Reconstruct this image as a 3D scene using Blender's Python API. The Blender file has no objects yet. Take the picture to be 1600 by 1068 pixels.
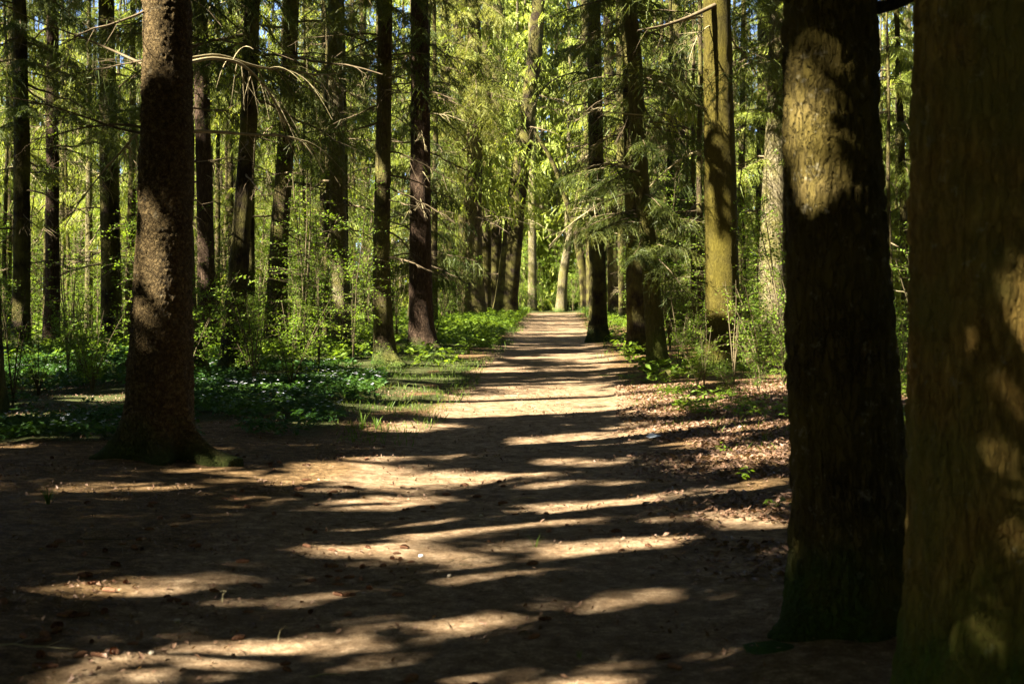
import bpy, math, random
import numpy as np
from mathutils import Vector, Matrix

random.seed(7)
RNG = np.random.default_rng(11)
S = bpy.context.scene
COL = S.collection

# ------------------------------------------------------------------ camera
F_PX, CX, HY, CAM_H = 2222.0, 800.0, 450.0, 1.5      # measures read off the photograph
cam_d = bpy.data.cameras.new('camera')
cam = bpy.data.objects.new('camera', cam_d)
COL.objects.link(cam)
cam.location = (0, 0, CAM_H)
cam.rotation_euler = (math.radians(90), 0, 0)
cam_d.sensor_width = 36.0
cam_d.lens = 36.0 * F_PX / 1600.0
cam_d.shift_y = -(534.0 - HY) / 1600.0
cam_d.clip_start = 0.05
cam_d.clip_end = 2000
cam_d.dof.use_dof = True
cam_d.dof.focus_distance = 21.0
cam_d.dof.aperture_fstop = 4.5
S.camera = cam

# ------------------------------------------------------------------ light
SUN_EL = math.radians(40)
SUN_AZ = math.radians(30)           # sun stands to the left and a little behind the camera
TO_SUN = np.array([-math.cos(SUN_EL) * math.cos(SUN_AZ), -math.cos(SUN_EL) * math.sin(SUN_AZ), math.sin(SUN_EL)])
world = bpy.data.worlds.new('World')
S.world = world
world.use_nodes = True
wn = world.node_tree.nodes
wn.clear()
w_out = wn.new('ShaderNodeOutputWorld')
w_bg = wn.new('ShaderNodeBackground')
w_sky = wn.new('ShaderNodeTexSky')
w_sky.sky_type = 'NISHITA'
w_sky.sun_disc = False
w_sky.sun_elevation = SUN_EL
w_sky.sun_rotation = math.atan2(TO_SUN[0], TO_SUN[1])
w_sky.air_density = 0.42
w_sky.dust_density = 0.6
w_sky.ozone_density = 0.3
w_bg.inputs['Strength'].default_value = 0.05
world.node_tree.links.new(w_sky.outputs[0], w_bg.inputs[0])
world.node_tree.links.new(w_bg.outputs[0], w_out.inputs[0])
sun_d = bpy.data.lights.new('sun', 'SUN')
sun_d.energy = 5.0
sun_d.angle = math.radians(0.53)
sun_d.color = (1.0, 0.92, 0.76)
sun = bpy.data.objects.new('sun', sun_d)
COL.objects.link(sun)
sun.location = (-30, -18, 40)
sun.rotation_euler = Vector(TO_SUN).to_track_quat('Z', 'Y').to_euler()
S.view_settings.view_transform = 'Standard'
S.view_settings.look = 'None'
S.view_settings.gamma = 1.0
S.view_settings.exposure = 3.3
S.view_settings.use_curve_mapping = False
S.render.engine = 'CYCLES'
S.cycles.max_bounces = 5
S.cycles.diffuse_bounces = 3
S.cycles.glossy_bounces = 1
S.cycles.transmission_bounces = 3
S.cycles.use_denoising = True
S.cycles.sample_clamp_indirect = 4.0

# ------------------------------------------------------------------ numeric helpers
def _hash(ix, iy, iz, seed):
    h = (ix.astype(np.int64) * 374761393 + iy.astype(np.int64) * 668265263 + iz.astype(np.int64) * 1274126177 + seed * 974711) & 0xffffffff
    h = ((h ^ (h >> 13)) * 1274126177) & 0xffffffff
    h = h ^ (h >> 16)
    return (h & 0xffffff) / float(0xffffff)

def vnoise(x, y, z=0.0, seed=0):
    x, y, z = np.broadcast_arrays(np.asarray(x, float), np.asarray(y, float), np.asarray(z, float))
    fx, fy, fz = np.floor(x), np.floor(y), np.floor(z)
    ux, uy, uz = x - fx, y - fy, z - fz
    ux, uy, uz = [t * t * (3 - 2 * t) for t in (ux, uy, uz)]
    r = 0
    for a in (0, 1):
        for b in (0, 1):
            for c in (0, 1):
                w = (ux if a else 1 - ux) * (uy if b else 1 - uy) * (uz if c else 1 - uz)
                r = r + w * _hash(fx + a, fy + b, fz + c, seed)
    return r

def fbm(x, y, z=0.0, seed=0, o=3):
    r, a, n = 0, 0.5, 0
    for k in range(o):
        r = r + a * vnoise(np.asarray(x) * 2 ** k, np.asarray(y) * 2 ** k, np.asarray(z) * 2 ** k, seed + k * 17)
        n += a
        a *= 0.5
    return r / n

def sstep(a, b, x):
    t = np.clip((x - a) / (b - a), 0, 1)
    return t * t * (3 - 2 * t)

def worley(u, v, seed=0):
    """F1, F2, cell random, offset from the cell point (2D)."""
    fu, fv = np.floor(u), np.floor(v)
    d1 = np.full(u.shape, 9.0); d2 = np.full(u.shape, 9.0)
    cr = np.zeros(u.shape); ov = np.zeros(u.shape)
    for a in (-1, 0, 1):
        for b in (-1, 0, 1):
            px = fu + a + 0.15 + 0.7 * _hash(fu + a, fv + b, fu * 0, seed)
            py = fv + b + 0.15 + 0.7 * _hash(fu + a, fv + b, fu * 0 + 3, seed)
            d = np.hypot(u - px, v - py)
            c = _hash(fu + a, fv + b, fu * 0 + 7, seed)
            m = d < d1
            d2 = np.where(m, d1, np.minimum(d2, d))
            cr = np.where(m, c, cr); ov = np.where(m, v - py, ov)
            d1 = np.where(m, d, d1)
    return d1, d2, cr, ov

def path_x(y):
    return -0.30 + 0.034 * y
def hgt(x, y):
    x = np.asarray(x, float); y = np.asarray(y, float)
    d = x - path_x(y)
    bank = 0.10 * sstep(1.5, 3.5, np.abs(d)) - 0.03 * (1 - sstep(0.8, 1.6, np.abs(d)))
    far = sstep(25, 60, y)
    h = bank + 0.10 * (fbm(x * 0.35, y * 0.35, 0, 5, 2) - 0.5) * sstep(0.8, 3, np.abs(d))
    h = h + 0.030 * (fbm(x * 1.7, y * 1.7, 0, 9, 2) - 0.5)
    h = h + 0.5 * (fbm(x * 0.06, y * 0.06, 0, 3, 2) - 0.5) * far
    h = h + 0.022 * (fbm(x * 6, y * 6, 0, 31, 3) - 0.5)
    return h - 0.03
def hg(x, y):
    return float(hgt(np.array([x]), np.array([y]))[0])
def world_x(px, y):
    return (px - CX) / F_PX * y
def dist_of(py):
    return F_PX * CAM_H / (py - HY)

# ------------------------------------------------------------------ mesh helpers
def mk_mesh(name, V, Fs, mat=None, smooth=False, attrs=None):
    """V (n,3); Fs one array (m,k) or a list of such arrays."""
    if not isinstance(Fs, list):
        Fs = [Fs]
    Fs = [f for f in Fs if len(f)]
    V = np.asarray(V, np.float32)
    me = bpy.data.meshes.new(name)
    me.vertices.add(len(V))
    me.vertices.foreach_set('co', V.ravel())
    nl = sum(f.size for f in Fs)
    me.loops.add(nl)
    me.loops.foreach_set('vertex_index', np.concatenate([f.ravel() for f in Fs]).astype(np.int32))
    tot = np.concatenate([np.full(len(f), f.shape[1]) for f in Fs])
    st = np.concatenate([[0], np.cumsum(tot)[:-1]]).astype(np.int32)
    me.polygons.add(len(tot))
    me.polygons.foreach_set('loop_start', st)
    me.polygons.foreach_set('use_smooth', np.full(len(tot), smooth))
    if attrs:
        for k, a in attrs.items():
            at = me.attributes.new(k, 'FLOAT', 'POINT')
            at.data.foreach_set('value', np.asarray(a, np.float32))
    me.update(calc_edges=True)
    me.validate()
    if mat:
        me.materials.append(mat)
    return me

def link(name, me, parent=None, loc=None, rz=0.0, scale=None):
    o = bpy.data.objects.new(name, me)
    COL.objects.link(o)
    if parent is not None:
        o.parent = parent
    if loc is not None:
        o.location = loc
    if rz:
        o.rotation_euler = (0, 0, rz)
    if scale is not None:
        o.scale = (scale, scale, scale) if isinstance(scale, (int, float)) else scale
    return o

def tag(o, label=None, cat=None, group=None, kind=None):
    if label: o['label'] = label
    if cat: o['category'] = cat
    if group: o['group'] = group
    if kind: o['kind'] = kind
    return o

def thing(name, label, cat, loc, group=None, rz=0.0, scale=None):
    o = link(name, None, None, loc, rz, scale)
    return tag(o, label, cat, group)

class Tubes:
    def __init__(s):
        s.V, s.F, s.n = [], [], 0
    def add(s, pts, rad, sides=5, cap=False):
        pts = np.asarray(pts, float); rad = np.asarray(rad, float)
        t = np.gradient(pts, axis=0)
        t /= np.linalg.norm(t, axis=1)[:, None] + 1e-9
        up = np.array([0, 0, 1.0]) if abs(t[0, 2]) < 0.8 else np.array([1.0, 0, 0])
        a = np.cross(t, up); a /= np.linalg.norm(a, axis=1)[:, None] + 1e-9
        b = np.cross(t, a)
        th = np.linspace(0, 2 * math.pi, sides, endpoint=False)
        ring = pts[:, None, :] + rad[:, None, None] * (np.cos(th)[None, :, None] * a[:, None, :] + np.sin(th)[None, :, None] * b[:, None, :])
        n = len(pts)
        s.V.append(ring.reshape(-1, 3))
        i = np.arange(n - 1)[:, None] * sides + s.n
        j = np.arange(sides)[None, :]; k = (j + 1) % sides
        s.F.append(np.stack([i + j, i + k, i + k + sides, i + j + sides], -1).reshape(-1, 4))
        s.n += n * sides
    def mesh(s, name, mat, smooth=True):
        return mk_mesh(name, np.concatenate(s.V), np.concatenate(s.F), mat, smooth)

def strips_mesh(name, P0, P1, W, mat, tip=0.25):
    n = len(P0)
    V = np.empty((n, 4, 3))
    V[:, 0] = P0 - W * 0.5; V[:, 1] = P0 + W * 0.5; V[:, 2] = P1 + W * 0.5 * tip; V[:, 3] = P1 - W * 0.5 * tip
    Fq = np.arange(n * 4).reshape(n, 4)
    return mk_mesh(name, V.reshape(-1, 3), Fq, mat)

def diamonds(C, A, B):
    """leaf shapes: centre, half long axis, half short axis -> two triangles folded a little along the midrib"""
    n = len(C)
    N = np.cross(A, B); N /= np.linalg.norm(N, axis=1)[:, None] + 1e-12
    lift = N * np.linalg.norm(B, axis=1)[:, None] * 0.35
    V = np.empty((n, 4, 3))
    V[:, 0] = C - A; V[:, 1] = C + B + lift - A * 0.15; V[:, 2] = C + A; V[:, 3] = C - B + lift - A * 0.15
    base = np.arange(n)[:, None] * 4
    T = np.concatenate([base + np.array([[0, 1, 2]]), base + np.array([[0, 2, 3]])])
    return V.reshape(-1, 3), T

def rand_dirs(n, rng=RNG, zs=1.0):
    v = rng.normal(size=(n, 3)); v[:, 2] *= zs
    return v / (np.linalg.norm(v, axis=1)[:, None] + 1e-9)

# ------------------------------------------------------------------ materials
def new_mat(name):
    m = bpy.data.materials.new(name)
    m.use_nodes = True
    nt = m.node_tree
    nt.nodes.clear()
    out = nt.nodes.new('ShaderNodeOutputMaterial')
    return m, nt, out
def N(nt, typ, **kw):
    n = nt.nodes.new(typ)
    for k, v in kw.items():
        if k in n.inputs:
            n.inputs[k].default_value = v
        else:
            setattr(n, k, v)
    return n
def ramp(nt, fac, stops):
    r = nt.nodes.new('ShaderNodeValToRGB')
    el = r.color_ramp.elements
    while len(el) < len(stops):
        el.new(0.5)
    for e, (p, c) in zip(el, stops):
        e.position = p
        e.color = (c[0], c[1], c[2], 1)
    nt.links.new(fac, r.inputs[0])
    return r.outputs[0]
def mixc(nt, fac, a, b, mode='MIX'):
    m = nt.nodes.new('ShaderNodeMix')
    m.data_type = 'RGBA'; m.blend_type = mode
    for sock, v in ((m.inputs[0], fac), (m.inputs[6], a), (m.inputs[7], b)):
        if isinstance(v, (int, float)): sock.default_value = v
        elif isinstance(v, tuple): sock.default_value = (v[0], v[1], v[2], 1)
        else: nt.links.new(v, sock)
    return m.outputs[2]
def math_(nt, op, a, b=None, clamp=False):
    m = nt.nodes.new('ShaderNodeMath'); m.operation = op; m.use_clamp = clamp
    for sock, v in ((m.inputs[0], a), (m.inputs[1], b)):
        if v is None: continue
        if isinstance(v, (int, float)): sock.default_value = v
        else: nt.links.new(v, sock)
    return m.outputs[0]
def mapped(nt, scale, coord='Object', src=None):
    tc = nt.nodes.new('ShaderNodeTexCoord')
    mp = nt.nodes.new('ShaderNodeMapping')
    nt.links.new(tc.outputs[coord], mp.inputs[0])
    mp.inputs['Scale'].default_value = scale
    return mp.outputs[0]
def noise(nt, vec, scale, detail=4, rough=0.6, dist=0.0):
    n = N(nt, 'ShaderNodeTexNoise', Scale=scale, Detail=detail, Roughness=rough, Distortion=dist)
    nt.links.new(vec, n.inputs['Vector'])
    return n.outputs['Fac']
def bsdf(nt, out, col, rough=0.9, spec=0.15, bump=None, bump_str=0.4, bump_dist=0.01):
    p = N(nt, 'ShaderNodeBsdfPrincipled')
    if isinstance(col, tuple): p.inputs['Base Color'].default_value = (*col, 1)
    else: nt.links.new(col, p.inputs['Base Color'])
    p.inputs['Roughness'].default_value = rough
    p.inputs['Specular IOR Level'].default_value = spec
    if bump is not None:
        b = N(nt, 'ShaderNodeBump', Strength=bump_str, Distance=bump_dist)
        nt.links.new(bump, b.inputs['Height'])
        nt.links.new(b.outputs[0], p.inputs['Normal'])
    nt.links.new(p.outputs[0], out.inputs[0])
    return p

def bark_mat(name, dark, mid, pale, moss_h=0.35, algae=0.0, algae_col=(0.11, 0.10, 0.025), scale=1.0, lichen=0.0, furrow=1.0, zs=2.2,
             moss_col=(0.045, 0.075, 0.012)):
    m, nt, out = new_mat(name)
    v = mapped(nt, (9 * scale, 9 * scale, zs * scale))
    v1 = mapped(nt, (1, 1, 1))
    n1 = noise(nt, v, 2.5, 8, 0.7, 0.6)
    n2 = noise(nt, v1, 2.2, 3, 0.6)
    n3 = noise(nt, v1, 55 * scale, 4, 0.7)
    vo = N(nt, 'ShaderNodeTexVoronoi', Scale=2.6, feature='DISTANCE_TO_EDGE')
    vv = N(nt, 'ShaderNodeVectorMath', operation='ADD')
    nn = N(nt, 'ShaderNodeTexNoise', Scale=3.0, Detail=3.0)
    nt.links.new(v, nn.inputs['Vector'])
    nt.links.new(v, vv.inputs[0]); nt.links.new(nn.outputs['Color'], vv.inputs[1])
    nt.links.new(vv.outputs[0], vo.inputs['Vector'])
    crack = math_(nt, 'MULTIPLY', vo.outputs['Distance'], 7.0, True)
    c = ramp(nt, n1, [(0.28, dark), (0.5, mid), (0.72, pale)])
    c = mixc(nt, math_(nt, 'MULTIPLY', math_(nt, 'SUBTRACT', 1.0, crack, True), 0.6 * furrow), c, dark)
    c = mixc(nt, math_(nt, 'MULTIPLY', n3, 0.35), c, mixc(nt, 0.5, c, (0.5, 0.5, 0.5)), 'MULTIPLY')
    if algae > 0:
        a = math_(nt, 'MULTIPLY', ramp(nt, n2, [(0.5 - algae * 0.35, (0, 0, 0)), (0.62, (1, 1, 1))]), 0.85)
        c = mixc(nt, a, c, algae_col)
    if lichen > 0:
        l = math_(nt, 'MULTIPLY', ramp(nt, noise(nt, v1, 14, 5, 0.7), [(0.60, (0, 0, 0)), (0.66, (1, 1, 1))]), lichen)
        c = mixc(nt, l, c, (0.34, 0.31, 0.22))
    # moss grows at the foot of the trunk
    sep = N(nt, 'ShaderNodeSeparateXYZ')
    nt.links.new(v1, sep.inputs[0])
    zz = math_(nt, 'ADD', sep.outputs[2], math_(nt, 'MULTIPLY', math_(nt, 'SUBTRACT', n2, 0.5), moss_h * 2.4))
    mf = N(nt, 'ShaderNodeMapRange')
    nt.links.new(zz, mf.inputs[0])
    mf.inputs[1].default_value = moss_h; mf.inputs[2].default_value = moss_h * 0.2
    mf.inputs[3].default_value = 0.0; mf.inputs[4].default_value = 1.0
    mcol = ramp(nt, n3, [(0.3, tuple(k * 0.6 for k in moss_col)), (0.7, tuple(k * 1.5 for k in moss_col))])
    mfac = math_(nt, 'MULTIPLY', mf.outputs[0], math_(nt, 'ADD', 0.35, n1), True)
    c = mixc(nt, mfac, c, mcol)
    h = math_(nt, 'ADD', math_(nt, 'MULTIPLY', crack, 0.8 * furrow), math_(nt, 'ADD', math_(nt, 'MULTIPLY', n1, 1.0), math_(nt, 'MULTIPLY', n3, 0.35)))
    bsdf(nt, out, c, 0.92, 0.1, h, 1.0, 0.022)
    return m

M = {}
M['bark_scaly'] = bark_mat('scaly_bark', (0.027, 0.018, 0.007), (0.095, 0.065, 0.027), (0.175, 0.125, 0.056), moss_h=0.34, moss_col=(0.035, 0.050, 0.010), scale=1.0, furrow=1.0, zs=9.0, lichen=0.15)
M['bark_dark_or_shaded'] = bark_mat('dark_or_shaded_bark', (0.010, 0.007, 0.004), (0.035, 0.025, 0.015), (0.07, 0.05, 0.03), moss_h=0.45, algae=0.3, moss_col=(0.028, 0.042, 0.009))  # dark bark; on some far path-end trunks shade is put into this colour
M['bark_big'] = bark_mat('mossy_rugged_bark', (0.015, 0.011, 0.004), (0.065, 0.047, 0.017), (0.15, 0.11, 0.045), moss_h=0.42, algae=0.45, algae_col=(0.095, 0.072, 0.014), moss_col=(0.028, 0.052, 0.008), lichen=0.3)
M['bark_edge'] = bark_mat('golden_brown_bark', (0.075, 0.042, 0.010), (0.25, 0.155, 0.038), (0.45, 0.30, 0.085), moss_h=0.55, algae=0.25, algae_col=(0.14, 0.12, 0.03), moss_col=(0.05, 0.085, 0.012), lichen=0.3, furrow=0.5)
M['bark_green'] = bark_mat('algae_green_bark', (0.018, 0.014, 0.004), (0.052, 0.042, 0.011), (0.11, 0.09, 0.022), moss_h=0.25, algae=0.7, algae_col=(0.082, 0.066, 0.009), scale=1.6, furrow=0.5)
M['bark_mid'] = bark_mat('brown_bark', (0.018, 0.013, 0.007), (0.065, 0.047, 0.025), (0.15, 0.11, 0.06), moss_h=0.35, algae=0.3, lichen=0.2)
M['bark_red'] = bark_mat('reddish_bark', (0.018, 0.011, 0.007), (0.066, 0.042, 0.026), (0.15, 0.10, 0.065), moss_h=0.3, scale=1.3)
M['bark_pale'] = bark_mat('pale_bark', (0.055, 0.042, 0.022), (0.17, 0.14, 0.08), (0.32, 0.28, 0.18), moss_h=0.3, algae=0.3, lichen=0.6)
M['bark_moss'] = bark_mat('moss_covered_bark', (0.025, 0.019, 0.007), (0.085, 0.068, 0.025), (0.16, 0.13, 0.055), moss_h=0.8, algae=0.6, algae_col=(0.085, 0.078, 0.018), moss_col=(0.09, 0.105, 0.018), furrow=0.7)

def plain_mat(name, a, b, sc=20, rough=0.9, spec=0.1, bstr=0.3):
    m, nt, out = new_mat(name)
    v = mapped(nt, (1, 1, 1))
    n1 = noise(nt, v, sc, 5, 0.65)
    info = nt.nodes.new('ShaderNodeObjectInfo')
    f = math_(nt, 'ADD', math_(nt, 'MULTIPLY', n1, 0.8), math_(nt, 'MULTIPLY', info.outputs['Random'], 0.25))
    bsdf(nt, out, ramp(nt, f, [(0.3, a), (0.75, b)]), rough, spec, n1, bstr, 0.004)
    return m
M['deadwood'] = plain_mat('dead_wood', (0.045, 0.033, 0.018), (0.17, 0.13, 0.075), 12)
M['deadwood_pale'] = plain_mat('pale_sun_toned_dead_wood', (0.14, 0.115, 0.055), (0.36, 0.30, 0.17), 10)  # paler wood; on branches the sunlight is put into its colour
M['stem'] = plain_mat('stem_bark', (0.03, 0.024, 0.012), (0.12, 0.095, 0.05), 15)
M['cone'] = plain_mat('cone_scales', (0.06, 0.028, 0.015), (0.30, 0.15, 0.085), 45)
M['stump'] = plain_mat('mossy_stump_wood', (0.05, 0.045, 0.012), (0.16, 0.14, 0.05), 14, bstr=0.6)
M['moss'] = plain_mat('moss_cushion', (0.018, 0.04, 0.006), (0.05, 0.09, 0.014), 60, bstr=1.0)
M['petal'] = plain_mat('white_petal', (0.62, 0.62, 0.70), (0.80, 0.80, 0.86), 20)
M['stone'] = plain_mat('pale_pebble', (0.28, 0.23, 0.17), (0.50, 0.44, 0.34), 25)
M['paper'] = plain_mat('white_scrap', (0.65, 0.70, 0.75), (0.78, 0.82, 0.86), 10)

def leaf_mat(name, cols, trans=0.35, noise_sc=0.8, spec=0.2, rough=0.5):
    """cols: dark, mid, light by place; translucency lets sunlight through the leaf"""
    m, nt, out = new_mat(name)
    v = N(nt, 'ShaderNodeNewGeometry')
    n1 = noise(nt, v.outputs['Position'], noise_sc, 3, 0.6)
    n2 = noise(nt, v.outputs['Position'], 14.0, 2, 0.5)
    f = math_(nt, 'ADD', math_(nt, 'MULTIPLY', n1, 0.7), math_(nt, 'MULTIPLY', n2, 0.3))
    c = ramp(nt, f, [(0.32, cols[0]), (0.5, cols[1]), (0.68, cols[2])])
    p = N(nt, 'ShaderNodeBsdfPrincipled')
    p.inputs['Roughness'].default_value = rough
    p.inputs['Specular IOR Level'].default_value = spec
    nt.links.new(c, p.inputs['Base Color'])
    t = N(nt, 'ShaderNodeBsdfTranslucent')
    tc = mixc(nt, 1.0, c, (1.5, 1.45, 0.55), 'MULTIPLY')
    nt.links.new(tc, t.inputs[0])
    mx = N(nt, 'ShaderNodeMixShader')
    mx.inputs[0].default_value = trans
    nt.links.new(p.outputs[0], mx.inputs[1]); nt.links.new(t.outputs[0], mx.inputs[2])
    nt.links.new(mx.outputs[0], out.inputs[0])
    return m
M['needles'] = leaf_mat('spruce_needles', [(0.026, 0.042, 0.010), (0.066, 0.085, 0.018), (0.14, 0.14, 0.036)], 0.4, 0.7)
M['needles_far'] = leaf_mat('far_needles_sun_toned', [(0.07, 0.095, 0.018), (0.20, 0.24, 0.045), (0.40, 0.43, 0.11)], 0.5, 0.5)  # lighter than the other needles, sunlight put into the colour
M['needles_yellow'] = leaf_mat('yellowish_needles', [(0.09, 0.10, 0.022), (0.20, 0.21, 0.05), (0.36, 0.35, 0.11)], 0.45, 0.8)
M['leaves'] = leaf_mat('young_leaves', [(0.065, 0.115, 0.012), (0.12, 0.19, 0.022), (0.20, 0.27, 0.036)], 0.5, 0.7)
M['leaves_dark'] = leaf_mat('herb_leaves', [(0.018, 0.050, 0.012), (0.036, 0.085, 0.016), (0.075, 0.13, 0.020)], 0.35, 1.2)
M['grass'] = leaf_mat('grass_blades', [(0.045, 0.090, 0.010), (0.085, 0.14, 0.018), (0.15, 0.17, 0.03)], 0.4, 1.0)
M['litter'] = leaf_mat('fallen_leaves', [(0.045, 0.022, 0.012), (0.15, 0.085, 0.050), (0.36, 0.24, 0.17)], 0.1, 25.0)
M['litter_needles'] = leaf_mat('fallen_needles', [(0.10, 0.058, 0.024), (0.19, 0.115, 0.05), (0.30, 0.20, 0.10)], 0.0, 6.0)

# ------------------------------------------------------------------ canopy gaps cut to shape the sunlight
# A sun ray is named by the point where it meets the ground. T(g) says how far crowns are thinned along that ray to shape the light.
K_SUN = TO_SUN[:2] / TO_SUN[2]
CAPS_PX = [  # streaks of sunlight on the path: (x0,y0,x1,y1,half thickness, openness)
    (195, 1035, 330, 1012, 16, .9), (395, 992, 505, 990, 13, 1), (60, 1000, 165, 990, 8, .4), (570, 1052, 760, 1040, 16, .7), (800, 1050, 990, 1055, 15, .8),
    (865, 1008, 950, 1008, 12, .7), (345, 928, 480, 914, 9, .9), (500, 932, 545, 902, 7, .6), (590, 955, 665, 940, 9, .8), (120, 910, 210, 905, 9, .45),
    (660, 884, 860, 862, 9, 1), (860, 860, 1025, 832, 10, 1), (790, 838, 900, 846, 6, .8), (560, 822, 730, 808, 8, 1), (490, 842, 640, 846, 12, .9),
    (740, 812, 965, 770, 8, 1), (810, 782, 890, 768, 7, .9), (430, 836, 520, 838, 8, .9), (535, 782, 650, 772, 9, 1), (500, 745, 715, 738, 8, 1),
    (490, 728, 590, 731, 10, 1), (425, 741, 480, 745, 6, 1), (430, 664, 500, 661, 5, .9),
    (600, 667, 690, 655, 5, .9), (700, 628, 1010, 616, 15, 1), (740, 608, 930, 596, 8, .9), (1000, 640, 1060, 640, 8, .9), (690, 640, 790, 640, 6, 1),
    (860, 712, 940, 715, 4, .7), (790, 730, 850, 735, 4, .6), (870, 745, 950, 742, 5, .7), (950, 660, 1010, 655, 4, .7), (690,705,730,703,4,.7),
    (1040, 640, 1110, 630, 9, .9), (1130, 640, 1235, 615, 8, .9), (1080, 668, 1235, 668, 7, .8), (1060, 692, 1120, 690, 7, .8), (1140, 715, 1235, 700, 9, .9),
    (1100, 775, 1235, 745, 8, .7), (1130, 795, 1235, 815, 11, .9), (1200, 860, 1240, 850, 8, .8), (1100, 910, 1140, 915, 6, .5),
    (560, 600, 690, 615, 8, .8), (600, 575, 690, 592, 7, .7), (0, 720, 60, 712, 6, .5), (130, 640, 200, 632, 7, .7), (20, 660, 110, 655, 6, .5),
    (340, 735, 385, 745, 8, 1), (300, 780, 420, 770, 6, .5), (60, 860, 160, 850, 10, .25), (690, 985, 760, 975, 6, .3), (1260, 905, 1300, 910, 6, .2),
]
CAPS_D = []   # trunks that stand in shade, apart from the patches below: (x0,y0,x1,y1,r)
CAPS_W = []   # the same for patches on trunks, in ground coordinates: (x0,y0,x1,y1,r,openness)
def trunk_light(px, py0, py1, Y, wpx, op=1.0):
    x = world_x(px, Y)
    a = []
    for py in (py0, py1):
        z = CAM_H + (HY - py) / F_PX * Y
        g = np.array([x, Y - 0.15]) - K_SUN * z
        a.append(g)
    CAPS_W.append((*a[0], *a[1], wpx / F_PX * Y * 0.5 + 0.03, op))

def seg_d(x, y, x0, y0, x1, y1):
    dx, dy = x1 - x0, y1 - y0
    t = np.clip(((x - x0) * dx + (y - y0) * dy) / (dx * dx + dy * dy + 1e-9), 0, 1)
    return np.hypot(x - x0 - t * dx, y - y0 - t * dy), t

def openness(gx, gy):
    n = fbm(gx * 0.9 + gy * 0.25, gy * 1.5 - gx * 0.8, 0, 77, 3)
    T = 0.02 + 0 * gx
    T = np.maximum(T, 0.6 * sstep(0.62, 0.70, fbm(gx * 1.5 + gy * 0.25, gy * 3.2 - gx * 1.6, 0, 78, 3)))
    mid = sstep(16.8, 18.5, gy)
    onp = 1 - sstep(2.2, 3.4, np.abs(gx - path_x(gy)))
    T = np.where(mid > 0, np.maximum(T, mid * onp * (0.06 + 0.94 * np.where(gy < 19.5, sstep(0.42, 0.52, n), sstep(0.52, 0.60, fbm(gx * 0.8 + gy * 0.12, gy * 0.75 - gx * 0.5, 0, 79, 3))))), T)
    T = np.maximum(T, mid * (1 - onp) * (0.02 + 0.98 * sstep(0.57, 0.63, n)))
    far = sstep(38, 56, gy)
    T = np.maximum(T, far * (0.6 + 0.4 * sstep(0.30, 0.46, n)))
    T = np.maximum(T, sstep(78, 84, gy) * (1 - sstep(8, 12, np.abs(gx - 4))))
    ok = gy > 3.5
    yy = np.where(ok, gy, 3.5)
    u = CX + F_PX * gx / yy
    v = HY + F_PX * CAM_H / yy
    fl = 0.015 + 0.8 * sstep(0.60, 0.68, fbm(gx * 1.7, gy * 1.7, 0, 55, 2))
    for x0, y0, x1, y1, r in CAPS_D:
        d, t = seg_d(gx, gy, x0, y0, x1, y1)
        T = np.where(d < r, np.minimum(T, fl), T)
    near = ok & (u > -200) & (u < 1700)
    # keep the wide dark band over the middle of the path, and the lower right corner
    band = near & (v > 645) & (v < 725) & (u > 620) & (u < 1080)
    T = np.where(band, 0.02, T)
    T = np.where(near & (v > 860) & (u > 1030), 0.03, T)
    wob = 5 * (fbm(u * 0.02, v * 0.06, 0, 5, 2) - 0.5) + 11 * (fbm(u * 0.045, v * 0.22, 0, 6, 3) - 0.50)
    opn = 0.55 + 0.45 * sstep(0.34, 0.48, fbm(u * 0.022, v * 0.11, 0, 15, 3))
    for x0, y0, x1, y1, r, op in CAPS_PX:
        x0_, x1_ = x0 * 0.25, x1 * 0.25
        d, t = seg_d(u * 0.25, v, x0_, y0, x1_, y1)
        op = op * opn
        rr = 1.2 * r * (1.0 - 0.35 * np.abs(2 * t - 1)) + wob
        T = np.where(near, np.maximum(T, op * (1 - sstep(0.85, 1.35, d / np.maximum(rr, 1)))), T)
    for x0, y0, x1, y1, r in CAPS_D[:3]:           # the three near spruces stand dark but for their patches
        d, t = seg_d(gx, gy, x0, y0, x1, y1)
        T = np.where(d < r, np.minimum(T, fl * 0.2), T)
    for x0, y0, x1, y1, r, op in CAPS_W:
        d, t = seg_d(gx, gy, x0, y0, x1, y1)
        T = np.maximum(T, op * (1 - sstep(0.9, 1.3, d / r)))
    return T

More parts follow.
